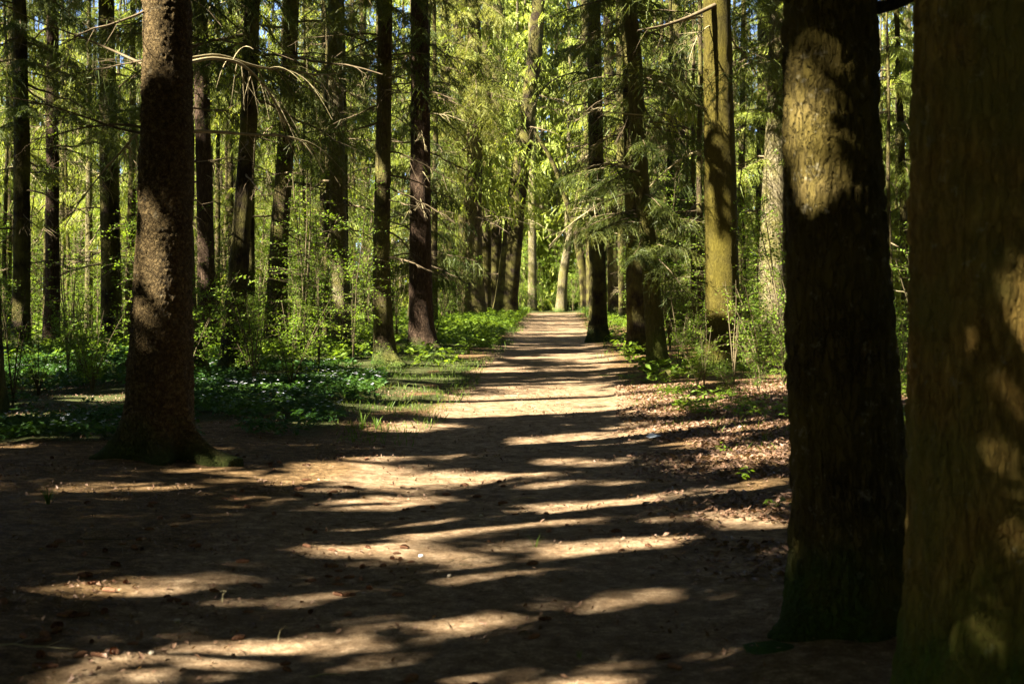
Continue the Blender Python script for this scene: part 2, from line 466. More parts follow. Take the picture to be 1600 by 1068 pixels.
# ------------------------------------------------------------------ foliage templates (strips: P0, P1, W)
def bough_template(seed, n_side=26, tert=6, hang=0.5, wide=0.022, L=1.0, side_len=0.42):
    r = np.random.default_rng(seed)
    ax = lambda t: np.stack([t, 0.10 * np.sin(2.2 * t + seed) * t, 0.16 * t - 0.42 * t * t + 0.12 * t ** 3], -1)
    P0, P1, W = [], [], []
    for i in range(n_side):
        t = 0.12 + 0.88 * (i + r.random()) / n_side
        o = ax(np.array([t]))[0]
        for s in (-1, 1):
            if r.random() < 0.12: continue
            sl = side_len * (0.35 + 0.65 * math.sin(math.pi * min(1, 0.25 + 0.75 * (1 - t)))) * r.uniform(0.6, 1.2)
            d = np.array([0.45 + 0.25 * r.random(), s * (0.75 + 0.2 * r.random()), -hang * (0.5 + r.random())])
            d /= np.linalg.norm(d)
            dn = d + np.array([0, 0, -0.55 * hang - 0.15]); dn /= np.linalg.norm(dn)
            mid = o + d * sl * 0.5; end = mid + dn * sl * 0.5
            for a, b in ((o, mid), (mid, end)):
                w = np.cross(b - a, r.normal(size=3)); w /= np.linalg.norm(w) + 1e-9
                P0.append(a); P1.append(b); W.append(w * wide * r.uniform(0.7, 1.1))
            for k in range(tert):
                u = (k + r.random()) / tert
                b0 = o + (mid - o) * min(1, u * 2) + (end - mid) * max(0, u * 2 - 1)
                dd = d * 0.35 + r.normal(size=3) * 0.62 + np.array([0.2, 0, -hang * 0.9])
                dd /= np.linalg.norm(dd)
                ln = (0.075 if tert > 12 else 0.11) * r.uniform(0.4, 1.6) * (1.25 - 0.5 * u)
                w = np.cross(dd, r.normal(size=3)); w /= np.linalg.norm(w) + 1e-9
                P0.append(b0); P1.append(b0 + dd * ln); W.append(w * wide * r.uniform(0.55, 1.0))
    return np.array(P0) * L, np.array(P1) * L, np.array(W)
FINE = [bough_template(s, 24, 15, 0.6, 0.0085) for s in range(7)]
MEDIUM = [bough_template(20 + s, 14, 7, 1.0, 0.026) for s in range(5)]
COARSE = [bough_template(40 + s, 9, 2, 0.5, 0.13, 1.0, 0.5) for s in range(4)]

SHADE = [bough_template(60 + s, 11, 2, 0.5, 0.118, 1.0, 0.42) for s in range(5)]
LITE = [bough_template(80 + s, 6, 1, 0.4, 0.28, 1.0, 0.5) for s in range(4)]
FARB = [bough_template(90 + s, 8, 3, 1.0, 0.055) for s in range(4)]

def place_boughs(templates, O, yaw, L, tilt, rng, wscale=1.0, roll=None):
    """O (n,3) origins; returns strips of all boughs, and the limb polylines"""
    P0s, P1s, Ws = [], [], []
    for i in range(len(O)):
        a, b, w = templates[rng.integers(len(templates))]
        c, s = math.cos(yaw[i]), math.sin(yaw[i]); ct, st = math.cos(tilt[i]), math.sin(tilt[i])
        flip = rng.choice([-1, 1])
        R = np.array([[c * ct, -s * flip, -c * st], [s * ct, c * flip, -s * st], [st, 0, ct]])
        P0s.append((a * L[i]) @ R.T + O[i]); P1s.append((b * L[i]) @ R.T + O[i]); Ws.append((w * wscale * (0.7 + 0.3 * L[i])) @ R.T)
    return np.concatenate(P0s), np.concatenate(P1s), np.concatenate(Ws)

def limb_tubes(tb, O, yaw, L, tilt, r0=0.02, sides=3):
    t = np.linspace(-0.05, 0.9, 4)
    prof = np.stack([t, 0 * t, 0.16 * t - 0.42 * t * t + 0.12 * t ** 3], -1)
    for i in range(len(O)):
        c, s = math.cos(yaw[i]), math.sin(yaw[i]); ct, st = math.cos(tilt[i]), math.sin(tilt[i])
        R = np.array([[c * ct, -s, -c * st], [s * ct, c, -s * st], [st, 0, ct]])
        tb.add((prof * L[i]) @ R.T + O[i], np.linspace(r0, 0.004, 4) * (0.5 + 0.3 * L[i]), sides)

# dead branch templates, growing along +X
def dead_branch_mesh(name, seed, mat, twigs=12, thick=0.012, droop=0.35, sides=4):
    r = np.random.default_rng(seed)
    tb = Tubes()
    n = 8
    t = np.linspace(0, 1, n)
    w1, w2 = r.uniform(-0.25, 0.25), r.uniform(-0.3, 0.1)
    P = np.stack([t, w1 * t * t + 0.03 * np.cumsum(r.normal(size=n)) / 2, w2 * t - droop * t * t * r.uniform(0.2, 1) + 0.02 * np.cumsum(r.normal(size=n))], -1)
    P[0] = (-0.03, 0, 0)
    tb.add(P, thick * (1 - 0.8 * t) + 0.0022, sides)
    for k in range(twigs):
        u = r.uniform(0.15, 0.97); i = u * (n - 1); j = int(i); o = P[j] + (P[min(j + 1, n - 1)] - P[j]) * (i - j)
        s = r.choice([-1, 1])
        d = np.array([r.uniform(0.3, 0.9), s * r.uniform(0.3, 0.9), r.uniform(-0.6, 0.25)]); d /= np.linalg.norm(d)
        ln = r.uniform(0.12, 0.45) * (1.15 - 0.6 * u)
        m = 5; q = np.linspace(0, 1, m)
        Q = o + d * ln * q[:, None] + np.array([0.10, 0, -0.22]) * ln * (q ** 2)[:, None] + r.normal(size=(m, 3)) * 0.012 * q[:, None]
        tb.add(Q, thick * 0.42 * (1 - 0.75 * q) * (1 - 0.5 * u) + 0.0013, 3)
        if r.random() < 0.7:
            o2 = Q[2]; d2 = d + r.normal(size=3) * 0.6 + np.array([0, 0, -0.3]); d2 /= np.linalg.norm(d2)
            Q2 = o2 + d2 * ln * 0.55 * q[:3, None] * 2 + np.array([0, 0, -0.1]) * ln * (q[:3] ** 2)[:, None]
            tb.add(Q2, np.array([0.0022, 0.0018, 0.0012]), 3)
    return tb.mesh(name, mat)
DEAD = [dead_branch_mesh('dead_branch', 100 + s, M['deadwood'] if s % 6 else M['deadwood_pale'], 7 + s % 7) for s in range(12)]  # a few branches toned pale as if sunlit
DEAD_PALE = [dead_branch_mesh('dead_branch_pale', 200 + s, M['deadwood_pale'], 9) for s in range(3)]
DEAD_STUB = [dead_branch_mesh('branch_stub', 300 + s, M['deadwood'], 1, 0.02, 0.1) for s in range(3)]

# ------------------------------------------------------------------ trunk
def trunk_mesh(name, zs, cxs, cys, rs, mat, nu=22, seed=0, style='mid', flare=0.25, lobes=(), rough=0.02, ztop=None, step=0.12, fl_h=0.28):
    """zs.. control points (local, ground at 0). One continuous tapered surface."""
    zt = zs[-1]
    if style == 'scale' or style == 'rugged':
        vis = 9.0 if style == 'scale' else 7.0
        z = np.concatenate([np.arange(-0.25, min(zt, 6.0), step), np.linspace(min(zt, 6.0), zt, 24)[1:]])
    else:
        z = np.concatenate([np.linspace(-0.25, 1.0, 14), np.arange(1.0 + step * 2, zt, step * 2), [zt]])
    th = np.linspace(0, 2 * math.pi, nu, endpoint=False)
    Z, TH = np.meshgrid(z, th, indexing='ij')
    cxi = np.interp(Z, zs, cxs); cyi = np.interp(Z, zs, cys); r = np.interp(Z, zs, rs)
    # smooth the axis slightly
    zz = np.clip(Z, 0, None)
    R = r * (1 + flare * np.exp(-zz / fl_h))
    ct, st = np.cos(TH), np.sin(TH)
    fl = fbm(ct * 1.6 + seed, st * 1.6, Z * 0.35, seed, 2) - 0.5
    R = R * (1 + 0.10 * fl) + r * 0.9 * flare * np.exp(-zz / (fl_h * 0.8)) * (fbm(ct * 2.2 + 5, st * 2.2, Z * 0 + seed, seed + 9, 1) - 0.4)
    for ang, s, w, zl in lobes:
        dd = (TH - ang + math.pi) % (2 * math.pi) - math.pi
        R = R + s * np.exp(-zz / zl) * np.exp(-(dd / w) ** 2)
    r0 = rs[0]
    if style == 'scale':
        wu = 0.4 * (fbm(TH * r0 * 14, Z * 12, 0, seed + 2, 2) - 0.5); wv = 0.5 * (fbm(TH * r0 * 14, Z * 12, 5, seed + 3, 2) - 0.5)
        d1, d2, cr, ov = worley(TH * r0 / 0.070 + wu * 1.5, Z / 0.058 + wv * 1.5, seed)
        plate = sstep(0.02, 0.20, d2 - d1)
        flaky = sstep(0.35, 0.60, fbm(TH * r0 * 5, Z * 3, 0, seed + 8, 3))
        e1, e2, er, eo = worley(TH * r0 / 0.027 + wu * 2, Z / 0.020 + wv * 2, seed + 5)
        plate2 = sstep(0.02, 0.25, e2 - e1)
        R = R + (0.35 + 0.65 * flaky) * (0.0075 * plate * (0.3 + 1.2 * cr ** 2) - 0.018 * ov * plate * (cr > 0.45) * cr) + (0.3 + 0.7 * (1 - flaky)) * 0.002 * plate2 * er
        R = R + 0.006 * (fbm(TH * r0 * 90, Z * 90, 0, seed, 2) - 0.5) + 0.02 * (fbm(TH * r0 * 5, Z * 4, 0, seed + 4, 2) - 0.5)
        # a ring of old branch scars every metre or so
        for k in range(14):
            zc = 0.9 + k * 0.42 + 0.1 * math.sin(k * 3.1); ac = (k * 2.4 + seed) % (2 * math.pi)
            dd = ((TH - ac + math.pi) % (2 * math.pi) - math.pi) * r0
            q = (dd / 0.05) ** 2 + ((Z - zc) / 0.035) ** 2
            R = R + 0.014 * np.exp(-q) - 0.02 * np.exp(-q * 6)
    elif style == 'rugged':
        wu = 0.7 * (fbm(TH * r0 * 8, Z * 5, 0, seed + 2, 2) - 0.5)
        d1, d2, cr, ov = worley(TH * r0 / 0.055 + wu, Z / 0.11 + wu, seed)
        plate = sstep(0.03, 0.35, d2 - d1)
        R = R + 0.014 * plate * (0.3 + 0.9 * cr) + 0.012 * (fbm(TH * r0 * 60, Z * 40, 0, seed, 3) - 0.5)
        R = R + 0.03 * (fbm(TH * r0 * 5, Z * 1.5, 0, seed + 4, 2) - 0.5)
    else:
        R = R + rough * (fbm(TH * r0 * 22, Z * 6, 0, seed, 2) - 0.5) + rough * 0.8 * (fbm(TH * r0 * 8, Z * 2, 0, seed + 1, 2) - 0.5)
    V = np.stack([cxi + R * ct, cyi + R * st, Z], -1).reshape(-1, 3)
    nz = len(z)
    i = np.arange(nz - 1)[:, None] * nu; j = np.arange(nu)[None, :]; k = (j + 1) % nu
    Fq = np.stack([i + j, i + k, i + k + nu, i + j + nu], -1).reshape(-1, 4)
    return mk_mesh(name, V, Fq, mat, True)

TREES = []   # everything that has a crown: dict(root, x, y, axis, height)
def axis_at(T, z):
    return np.interp(z, T['zs'], T['cxs']), np.interp(z, T['zs'], T['cys'])

def profile_tree(name, label, base_py, prof, mat, height=19, landmark=None, style='mid', nu=22, flare=0.28, lobes=(), seed=0,
                 Y=None, lean_y=0.0, group='trees of the spruce wood', step=0.12, fl_h=0.28, extrapolate=True):
    """prof: [(py, centre px, width px)] from the foot up, as measured on the photograph"""
    Y = Y or dist_of(base_py)
    bx = world_x(prof[0][1], Y)
    gz = hg(bx, Y)
    zs, xs, rs = [], [], []
    for py, cx, w in prof:
        zs.append(CAM_H + (HY - py) / F_PX * Y - gz); xs.append(world_x(cx, Y) - bx); rs.append(w / F_PX * Y * 0.5)
    zs[0] = min(zs[0], 0.0)
    slope = (xs[-1] - xs[-2]) / (zs[-1] - zs[-2]) * 0.6 if extrapolate else 0
    ztop, rtop, xtop = zs[-1], rs[-1], xs[-1]
    for k in (0.25, 0.5, 0.75, 1.0):
        zz = ztop + (height - ztop) * k
        zs.append(zz); rs.append(max(0.015, rtop * (1 - 0.9 * k))); xs.append(xtop + slope * (height - ztop) * (k - 0.4 * k * k))
    cys = [lean_y * z for z in zs]
    root = thing(name, label, 'tree', (bx, Y, gz), group)
    link('trunk', trunk_mesh('trunk', zs, xs, cys, rs, mat, nu, seed, style, flare, lobes, step=step, fl_h=fl_h), root)
    T = dict(root=root, x=bx, y=Y, zs=zs, cxs=xs, cys=cys, rs=rs, h=height, gz=gz, px=prof[0][1], landmark=landmark, name=name)
    TREES.append(T)
    return T

def add_dead(T, n, z0, z1, seed, meshes=DEAD, Lr=(0.7, 2.2), side=None, name='dead_branch'):
    r = random.Random(seed)
    for i in range(n):
        z = r.uniform(z0, z1)
        cx, cy = axis_at(T, z)
        rad = float(np.interp(z, T['zs'], T['rs']))
        yaw = r.uniform(0, 2 * math.pi) if side is None else side + r.uniform(-0.7, 0.7)
        L = r.uniform(*Lr)
        o = link(name, meshes[r.randrange(len(meshes))], T['root'], (cx + math.cos(yaw) * rad * 0.85, cy + math.sin(yaw) * rad * 0.85, z))
        o.rotation_euler = (r.uniform(-0.4, 0.4), r.uniform(-0.25, 0.25), yaw)
        o.scale = (L, L, L)

def add_crown(T, n, z0, z1, Lmax, templates, seed, mat, wscale=1.0, cull=True, cyl=0.55, name='crown', yaw_rng=None, limb=True, Lmin=0.5, hang_tilt=(-0.35, 0.15)):
    r = np.random.default_rng(seed)
    z = z0 + (z1 - z0) * r.random(n) ** 1.15
    f = (z - z0) / (z1 - z0)
    L = (Lmax * (1 - f) ** cyl * r.uniform(0.6, 1.1, n)).clip(Lmin)
    yaw = r.uniform(0, 2 * math.pi, n) if yaw_rng is None else r.uniform(yaw_rng[0], yaw_rng[1], n)
    tilt = r.uniform(hang_tilt[0], hang_tilt[1], n)
    cx = np.interp(z, T['zs'], T['cxs']); cy = np.interp(z, T['zs'], T['cys'])
    O = np.stack([cx, cy, z], -1)
    P0, P1, W = place_boughs(templates, O, yaw, L, tilt, r, wscale)
    if cull:
        C = (P0 + P1) * 0.5 + np.array([T['x'], T['y'], T['gz']])
        g = C[:, :2] - C[:, 2:3] * K_SUN[None, :]
        op = openness(g[:, 0], g[:, 1])
        for E in (P0, P1):      # a spray that would reach into a gap is missing too
            q = E + np.array([T['x'], T['y'], T['gz']])
            gq = q[:, :2] - q[:, 2:3] * K_SUN[None, :]
            o2 = openness(gq[:, 0], gq[:, 1])
            op = np.maximum(op, np.where(o2 > 0.5, o2, 0))
        keep = r.random(len(C)) < np.minimum(1, -np.log(np.clip(op, 0.004, 1)) / 3.6)
        P0, P1, W = P0[keep], P1[keep], W[keep]
    if len(P0):
        link(name, strips_mesh(name, P0, P1, W, mat), T['root'])
    if limb:
        tb = Tubes()
        sel = np.arange(n)
        if cull:   # a gap in the canopy has no limbs across it either
            worst = 0
            for q in (0.2, 0.5, 0.85):
                tip = np.stack([np.cos(yaw) * L * q, np.sin(yaw) * L * q, 0 * L], -1) + O + np.array([T['x'], T['y'], T['gz']])
                g = tip[:, :2] - tip[:, 2:3] * K_SUN[None, :]
                worst = np.maximum(worst, openness(g[:, 0], g[:, 1]))
            sel = sel[worst < 0.4]
        if len(sel):
            limb_tubes(tb, O[sel], yaw[sel], L[sel], tilt[sel])
            tag(link('limb_frame', tb.mesh('limb_frame', M['deadwood']), T['root']), kind='stuff')

# ------------------------------------------------------------------ the named trees (measured)
NT = {}
def nt(key, *a, **k):
    k.setdefault('landmark', None)
    k.setdefault('seed', len(NT) + 3)
    NT[key] = profile_tree(*a, **k)
    return NT[key]

nt('scaly', 'spruce_tree', 'thick scaly-barked spruce left of the path with a mossy root reaching out', 722,
   [(722, 247, 104), (600, 250, 99), (400, 256, 86), (200, 261, 78), (0, 261, 71)], M['bark_scaly'], style='scale', nu=220, step=0.012,
   landmark='the scaly thick spruce', flare=0.16, lobes=((-0.46, 0.42, 0.16, 0.15), (-0.30, 0.30, 0.10, 0.07), (-0.62, 0.2, 0.12, 0.06), (-1.25, 0.22, 0.25, 0.12), (-2.7, 0.22, 0.35, 0.14), (1.5, 0.2, 0.4, 0.15)), height=22)
nt('big', 'spruce_tree', 'broad dark trunk with a golden sun patch and green mossy foot right of the path', 962,
   [(962, 1332, 186), (800, 1330, 180), (600, 1317, 168), (400, 1309, 152), (200, 1300, 144), (0, 1294, 138)], M['bark_big'], style='rugged', nu=160, step=0.017,
   landmark='the broad dark trunk', flare=0.13, lobes=((-2.55, 0.20, 0.35, 0.10), (-0.6, 0.14, 0.4, 0.12), (-1.5, 0.05, 0.3, 0.1)), height=22, fl_h=0.2)
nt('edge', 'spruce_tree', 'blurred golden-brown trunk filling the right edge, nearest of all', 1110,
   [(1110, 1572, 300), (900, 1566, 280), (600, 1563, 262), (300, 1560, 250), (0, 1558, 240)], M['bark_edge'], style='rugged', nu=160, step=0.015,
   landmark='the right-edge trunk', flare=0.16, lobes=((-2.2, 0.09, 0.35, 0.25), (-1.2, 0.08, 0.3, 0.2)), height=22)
nt('green', 'spruce_tree', 'straight yellow-green algae-coated trunk standing left of the broad dark trunk', 585,
   [(585, 1131, 60), (500, 1129, 55), (400, 1128, 51), (200, 1124, 47), (0, 1120, 42)], M['bark_green'], nu=48, landmark='the yellow-green trunk', flare=0.30, step=0.06, height=22)
nt('slim', 'spruce_tree', 'slim crooked mossy trunk beside the low stump, hung with green sprays', 582,
   [(582, 1028, 32), (500, 1022, 29), (400, 1015, 27), (300, 1003, 24), (200, 996, 24), (100, 992, 24), (0, 984, 20)], M['bark_moss'], nu=36, landmark='the slim mossy trunk', flare=0.35, step=0.06, height=17)
nt('behind_slim', 'spruce_tree', 'dark trunk tucked close behind the slim mossy one', 552,
   [(552, 1000, 38), (450, 995, 32), (300, 990, 28), (100, 985, 24), (0, 983, 22)], M['bark_dark_or_shaded'], nu=26, flare=0.3)
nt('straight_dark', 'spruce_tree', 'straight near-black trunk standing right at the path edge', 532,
   [(532, 935, 30), (450, 934, 27), (300, 932, 25), (100, 929, 22), (0, 928, 20)], M['bark_dark_or_shaded'], nu=26, landmark='the near-black trunk', flare=0.45)
nt('far_right_a', 'spruce_tree', 'brown trunk with patchy light just right of the near-black trunk', 500,
   [(500, 962, 24), (400, 958, 20), (200, 954, 18), (0, 950, 16)], M['bark_dark_or_shaded'], nu=16)  # dark bark stands in for shade here
nt('leaning', 'spruce_tree', 'dark trunk leaning to the right over the far end of the path', 500,
   [(500, 787, 40), (430, 795, 34), (330, 805, 30), (200, 822, 26), (80, 836, 23), (0, 842, 21)], M['bark_dark_or_shaded'], nu=22, landmark='the leaning dark trunk', flare=0.35)  # shade on this trunk put into the bark colour
nt('l10', 'spruce_tree', 'upright dark trunk touching the left side of the leaning one', 497,
   [(497, 768, 26), (400, 771, 25), (200, 778, 21), (0, 780, 18)], M['bark_dark_or_shaded'], nu=18)  # bark dark in place of missing canopy shade
nt('lit_far', 'spruce_tree', 'thick brown trunk with bright bleached sun patches left of the leaning one', 505,
   [(505, 742, 40), (430, 738, 34), (330, 738, 29), (200, 742, 24), (100, 742, 21), (0, 740, 19)], M['bark_mid'], nu=24, landmark='the bleached trunk', flare=0.3)
nt('l11b', 'spruce_tree', 'thin brown trunk slanting against the foot of the bleached trunk', 503,
   [(503, 714, 20), (430, 722, 17), (330, 733, 14), (230, 745, 12)], M['bark_dark_or_shaded'], nu=16, height=12)
nt('purple', 'spruce_tree', 'thick dark brown trunk with swollen foot, second back left of the path', 552,
   [(552, 662, 44), (500, 658, 38), (400, 657, 34), (200, 657, 30), (0, 656, 27)], M['bark_red'], nu=40, landmark='the dark brown trunk', flare=0.38, lobes=((-0.5, 0.25, 0.4, 0.10),), step=0.06, height=21)
nt('grass_foot', 'spruce_tree', 'grey-brown trunk with moss-yellow foot spreading into the grass left of the path', 573,
   [(573, 602, 34), (500, 598, 29), (400, 596, 26), (200, 600, 23), (0, 602, 21)], M['bark_mid'], nu=40, landmark='the grassy-footed trunk', flare=0.42, lobes=((-0.6, 0.28, 0.4, 0.11),), step=0.06, height=20)
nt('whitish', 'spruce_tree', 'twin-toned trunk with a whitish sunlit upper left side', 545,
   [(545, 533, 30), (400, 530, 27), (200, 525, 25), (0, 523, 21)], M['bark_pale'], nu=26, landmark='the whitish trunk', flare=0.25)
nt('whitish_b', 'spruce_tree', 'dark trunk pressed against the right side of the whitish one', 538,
   [(538, 541, 17), (400, 538, 14), (200, 536, 13), (0, 532, 12)], M['bark_dark_or_shaded'], nu=16)
nt('crooked', 'spruce_tree', 'gently bent trunk with a bright bark patch at middle height', 552,
   [(552, 430, 40), (470, 432, 34), (380, 436, 29), (250, 445, 26), (120, 452, 24), (0, 456, 23)], M['bark_mid'], nu=30, landmark='the gently bent trunk', flare=0.3)
nt('black_left', 'spruce_tree', 'tall near-black trunk leaning slightly right, left of the gently bent one', 592,
   [(592, 360, 38), (480, 368, 33), (380, 376, 29), (200, 388, 26), (0, 394, 24)], M['bark_dark_or_shaded'], nu=34, landmark='the tall black trunk', flare=0.3, step=0.07)
nt('reddish', 'spruce_tree', 'reddish speckled trunk between the scaly spruce and the tall black trunk', 558,
   [(558, 324, 30), (400, 322, 26), (200, 317, 24), (0, 313, 22)], M['bark_red'], nu=30, flare=0.2)
nt('root_diag', 'spruce_tree', 'shaded trunk half hidden by the scaly spruce, its foot sweeping right', 598,
   [(598, 312, 36), (540, 300, 28), (450, 292, 25), (250, 288, 22), (0, 284, 20)], M['bark_dark_or_shaded'], nu=24, flare=0.4)
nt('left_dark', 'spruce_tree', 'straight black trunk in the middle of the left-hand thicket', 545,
   [(545, 174, 33), (400, 173, 30), (200, 169, 28), (0, 166, 24)], M['bark_dark_or_shaded'], nu=30, landmark='the straight black trunk', flare=0.2)
nt('left_lit', 'spruce_tree', 'slender brown trunk whose lower half is bright in the sun', 548,
   [(548, 80, 27), (450, 82, 23), (300, 82, 20), (100, 82, 18), (0, 83, 17)], M['bark_red'], nu=26, landmark='the slender sunlit trunk', flare=0.3)
nt('left_far', 'spruce_tree', 'dark trunk near the left edge with a thinner companion', 560,
   [(560, 32, 30), (400, 34, 26), (200, 34, 24), (0, 30, 20)], M['bark_dark_or_shaded'], nu=26, landmark='the dark left-edge trunk', flare=0.3)
nt('left_edge', 'spruce_tree', 'black trunk just showing at the very left edge', 655,
   [(655, -18, 52), (450, -24, 46), (0, -34, 40)], M['bark_dark_or_shaded'], nu=26)
nt('left_pale', 'beech_tree', 'pale sun-toned trunk leaning between two dark ones, left of the scaly spruce', 510,
   [(510, 122, 18), (400, 121, 15), (300, 124, 13), (235, 124, 11)], M['bark_pale'], nu=18, height=9)  # sunlight on this trunk put into its pale bark
nt('left_slant', 'beech_tree', 'thin black trunk slanting up to the pale sun-toned trunk', 515,
   [(515, 86, 13), (400, 98, 12), (330, 108, 10), (260, 122, 9)], M['bark_dark_or_shaded'], nu=12, height=7)
nt('mid_b', 'spruce_tree', 'thin trunk with a bright upper stripe left of the grassy-footed trunk', 500,
   [(500, 577, 15), (400, 573, 14), (200, 569, 13), (0, 566, 11)], M['bark_mid'], nu=14)
nt('mid_c', 'spruce_tree', 'dim trunk right of the dark brown trunk, forking light around it', 505,
   [(505, 705, 20), (400, 703, 18), (200, 699, 15), (0, 694, 13)], M['bark_dark_or_shaded'], nu=14)  # shaded look comes from the dark bark colour
nt('mid_d', 'spruce_tree', 'thin speckled trunk between the gently bent trunk and the whitish one', 515,
   [(515, 484, 18), (400, 484, 15), (200, 482, 13), (0, 481, 12)], M['bark_pale'], nu=14)
nt('right_pale', 'beech_tree', 'wide pale sunlit trunk behind leaves between the yellow-green and broad dark trunks', 548,
   [(548, 1208, 52), (450, 1208, 46), (300, 1211, 40), (150, 1216, 34), (0, 1218, 30)], M['bark_pale'], nu=30, landmark='the wide pale trunk', flare=0.2)
nt('right_dark', 'spruce_tree', 'dark trunk whose top shows left of the wide pale trunk', 530,
   [(530, 1192, 26), (200, 1194, 23), (0, 1194, 20)], M['bark_dark_or_shaded'], nu=18)
nt('right_mid', 'spruce_tree', 'black trunk buried in the green sprays left of the yellow-green trunk', 522,
   [(522, 1064, 24), (300, 1062, 21), (100, 1059, 19), (0, 1057, 18)], M['bark_dark_or_shaded'], nu=18, landmark='the spray-hidden trunk')
nt('end_pale', 'birch_tree', 'pale trunk standing in the bright clearing where the path ends', 478,
   [(478, 832, 15), (400, 832, 13), (250, 831, 12), (0, 830, 9)], M['bark_pale'], nu=16, Y=92)
nt('end_slant', 'birch_tree', 'pale leaning trunk in the bright clearing, right of the upright pale one', 478,
   [(478, 876, 17), (430, 880, 15), (380, 888, 12), (330, 900, 9)], M['bark_pale'], nu=16, Y=88, height=11)
nt('gap_dark', 'spruce_tree', 'thin dark trunk seen in the slit between the two nearest right trunks', 545,
   [(545, 1416, 13), (300, 1411, 11), (100, 1404, 9), (0, 1400, 8)], M['bark_dark_or_shaded'], nu=14)
nt('l13', 'spruce_tree', 'black trunk right behind the thick sun-patched one at the path end', 499,
   [(499, 757, 20), (300, 759, 18), (0, 762, 15)], M['bark_dark_or_shaded'], nu=16)
nt('l14', 'spruce_tree', 'narrow black trunk filling the gap left of the sun-patched one', 501,
   [(501, 727, 18), (300, 723, 16), (0, 716, 13)], M['bark_dark_or_shaded'], nu=16)
nt('r15', 'spruce_tree', 'narrow dark trunk just left of the near-black trunk', 493,
   [(493, 926, 18), (300, 921, 15), (0, 914, 12)], M['bark_dark_or_shaded'], nu=16)
nt('r16', 'spruce_tree', 'dark trunk in the shade between the near-black and slim mossy trunks', 507,
   [(507, 978, 22), (300, 974, 20), (0, 970, 16)], M['bark_dark_or_shaded'], nu=16)
# forked young tree at the path's right edge
T = nt('forked', 'beech_tree', 'crooked black forked tree leaning over the right verge near the path end', 487,
   [(487, 917, 19), (430, 912, 14), (380, 903, 13), (345, 898, 11)], M['bark_dark_or_shaded'], nu=16, height=3.6 + 2.0, Y=84, landmark='the forked tree')

def px_pt(px, py, Y):
    return np.array([world_x(px, Y), Y, CAM_H + (HY - py) / F_PX * Y])
def limb(T, pts, r0, r1, Y, mat, name='limb', dy=0.0, sides=7):
    P = np.array([px_pt(a, b, Y + dy * i) for i, (a, b) in enumerate(pts)])
    # refine
    t = np.linspace(0, len(P) - 1, (len(P) - 1) * 4 + 1)
    Q = np.stack([np.interp(t, range(len(P)), P[:, k]) for k in range(3)], -1)
    k = np.array([0.25, 0.5, 0.25])
    for _ in range(2):
        Q[1:-1] = 0.25 * Q[:-2] + 0.5 * Q[1:-1] + 0.25 * Q[2:]
    Q -= np.array([T['x'], T['y'], T['gz']])
    tb = Tubes()
    tb.add(Q, np.linspace(r0, r1, len(Q)) * F_PX ** 0, sides)
    return link(name, tb.mesh(name, mat), T['root'])
limb(T, [(898, 352), (880, 300), (868, 262), (842, 215), (815, 180)], 0.20, 0.06, 84, M['bark_dark_or_shaded'])
limb(T, [(898, 352), (905, 310), (906, 275), (915, 235), (912, 170)], 0.20, 0.06, 84, M['bark_dark_or_shaded'])
limb(T, [(882, 305), (880, 270), (878, 245)], 0.10, 0.03, 84, M['bark_dark_or_shaded'])

for key_, t_ in NT.items():
    if key_ in ('end_pale', 'end_slant'): continue
    zt_ = min(t_['h'], CAM_H + 450 / F_PX * t_['y'] + 1)
    p0 = np.array([t_['x'], t_['y']])
    p1 = np.array([t_['x'] + np.interp(zt_, t_['zs'], t_['cxs']), t_['y']]) - K_SUN * zt_
    rad_ = 0.45 if t_['y'] < 45 else 0.8
    if abs(t_['x'] - path_x(t_['y'])) < 6 and t_['y'] < 45: rad_ = 0.3
    CAPS_D.append((p0[0] - K_SUN[0] * 0.4, p0[1] - K_SUN[1] * 0.4, p1[0], p1[1], rad_))
# sunlit patches on trunks
for a in [(250, 475, 385, 12.3, 84, .6), (258, 560, 480, 12.3, 80, .08), (262, 90, -20, 12.3, 60, .6), (1247, 320, 95, 6.5, 28, 1), (1278, 850, 800, 6.5, 26, .45), (1120, 110, 15, 24.7, 50, 1), (1122, 175, 140, 24.7, 50, .7),
          (1126, 470, 415, 24.7, 56, 1), (1118, 330, 290, 24.7, 40, .6), (1118, 400, 380, 24.7, 40, .6), (602, 520, 440, 29, 32, .9), (600, 340, 270, 29, 26, .5), (604, 180, 120, 29, 24, .7), (664, 520, 480, 34, 40, .8),
          (660, 300, 180, 34, 30, .5), (740, 360, 290, 62, 34, 1), (742, 150, 90, 62, 34, 1), (524, 105, 20, 37, 26, 1), (526, 270, 230, 37, 26, 1), (434, 380, 330, 34, 32, 1), (432, 500, 470, 34, 40, .8),
          (82, 510, 330, 35, 30, 1), (82, 150, 60, 35, 24, .8), (1208, 480, 240, 34, 60, 1), (1015, 420, 220, 26.5, 40, .9), (1026, 570, 520, 26.5, 40, .9), (350, 215, 80, 12.9, 130, 1), (430, 225, 95, 13.4, 130, 1), (510, 125, 105, 13.9, 80, 1), (322, 440, 390, 31, 30, .9), (318, 210, 120, 31, 30, .6),
          (172, 200, 130, 35, 20, .6), (1560, 1085, 930, 5.05, 150, .22), (345, 742, 715, 12.0, 26, .8), (390, 110, 60, 24, 60, .8), (484, 320, 260, 50, 24, 1), (958, 420, 380, 66, 24, 1)]:
    trunk_light(*a)

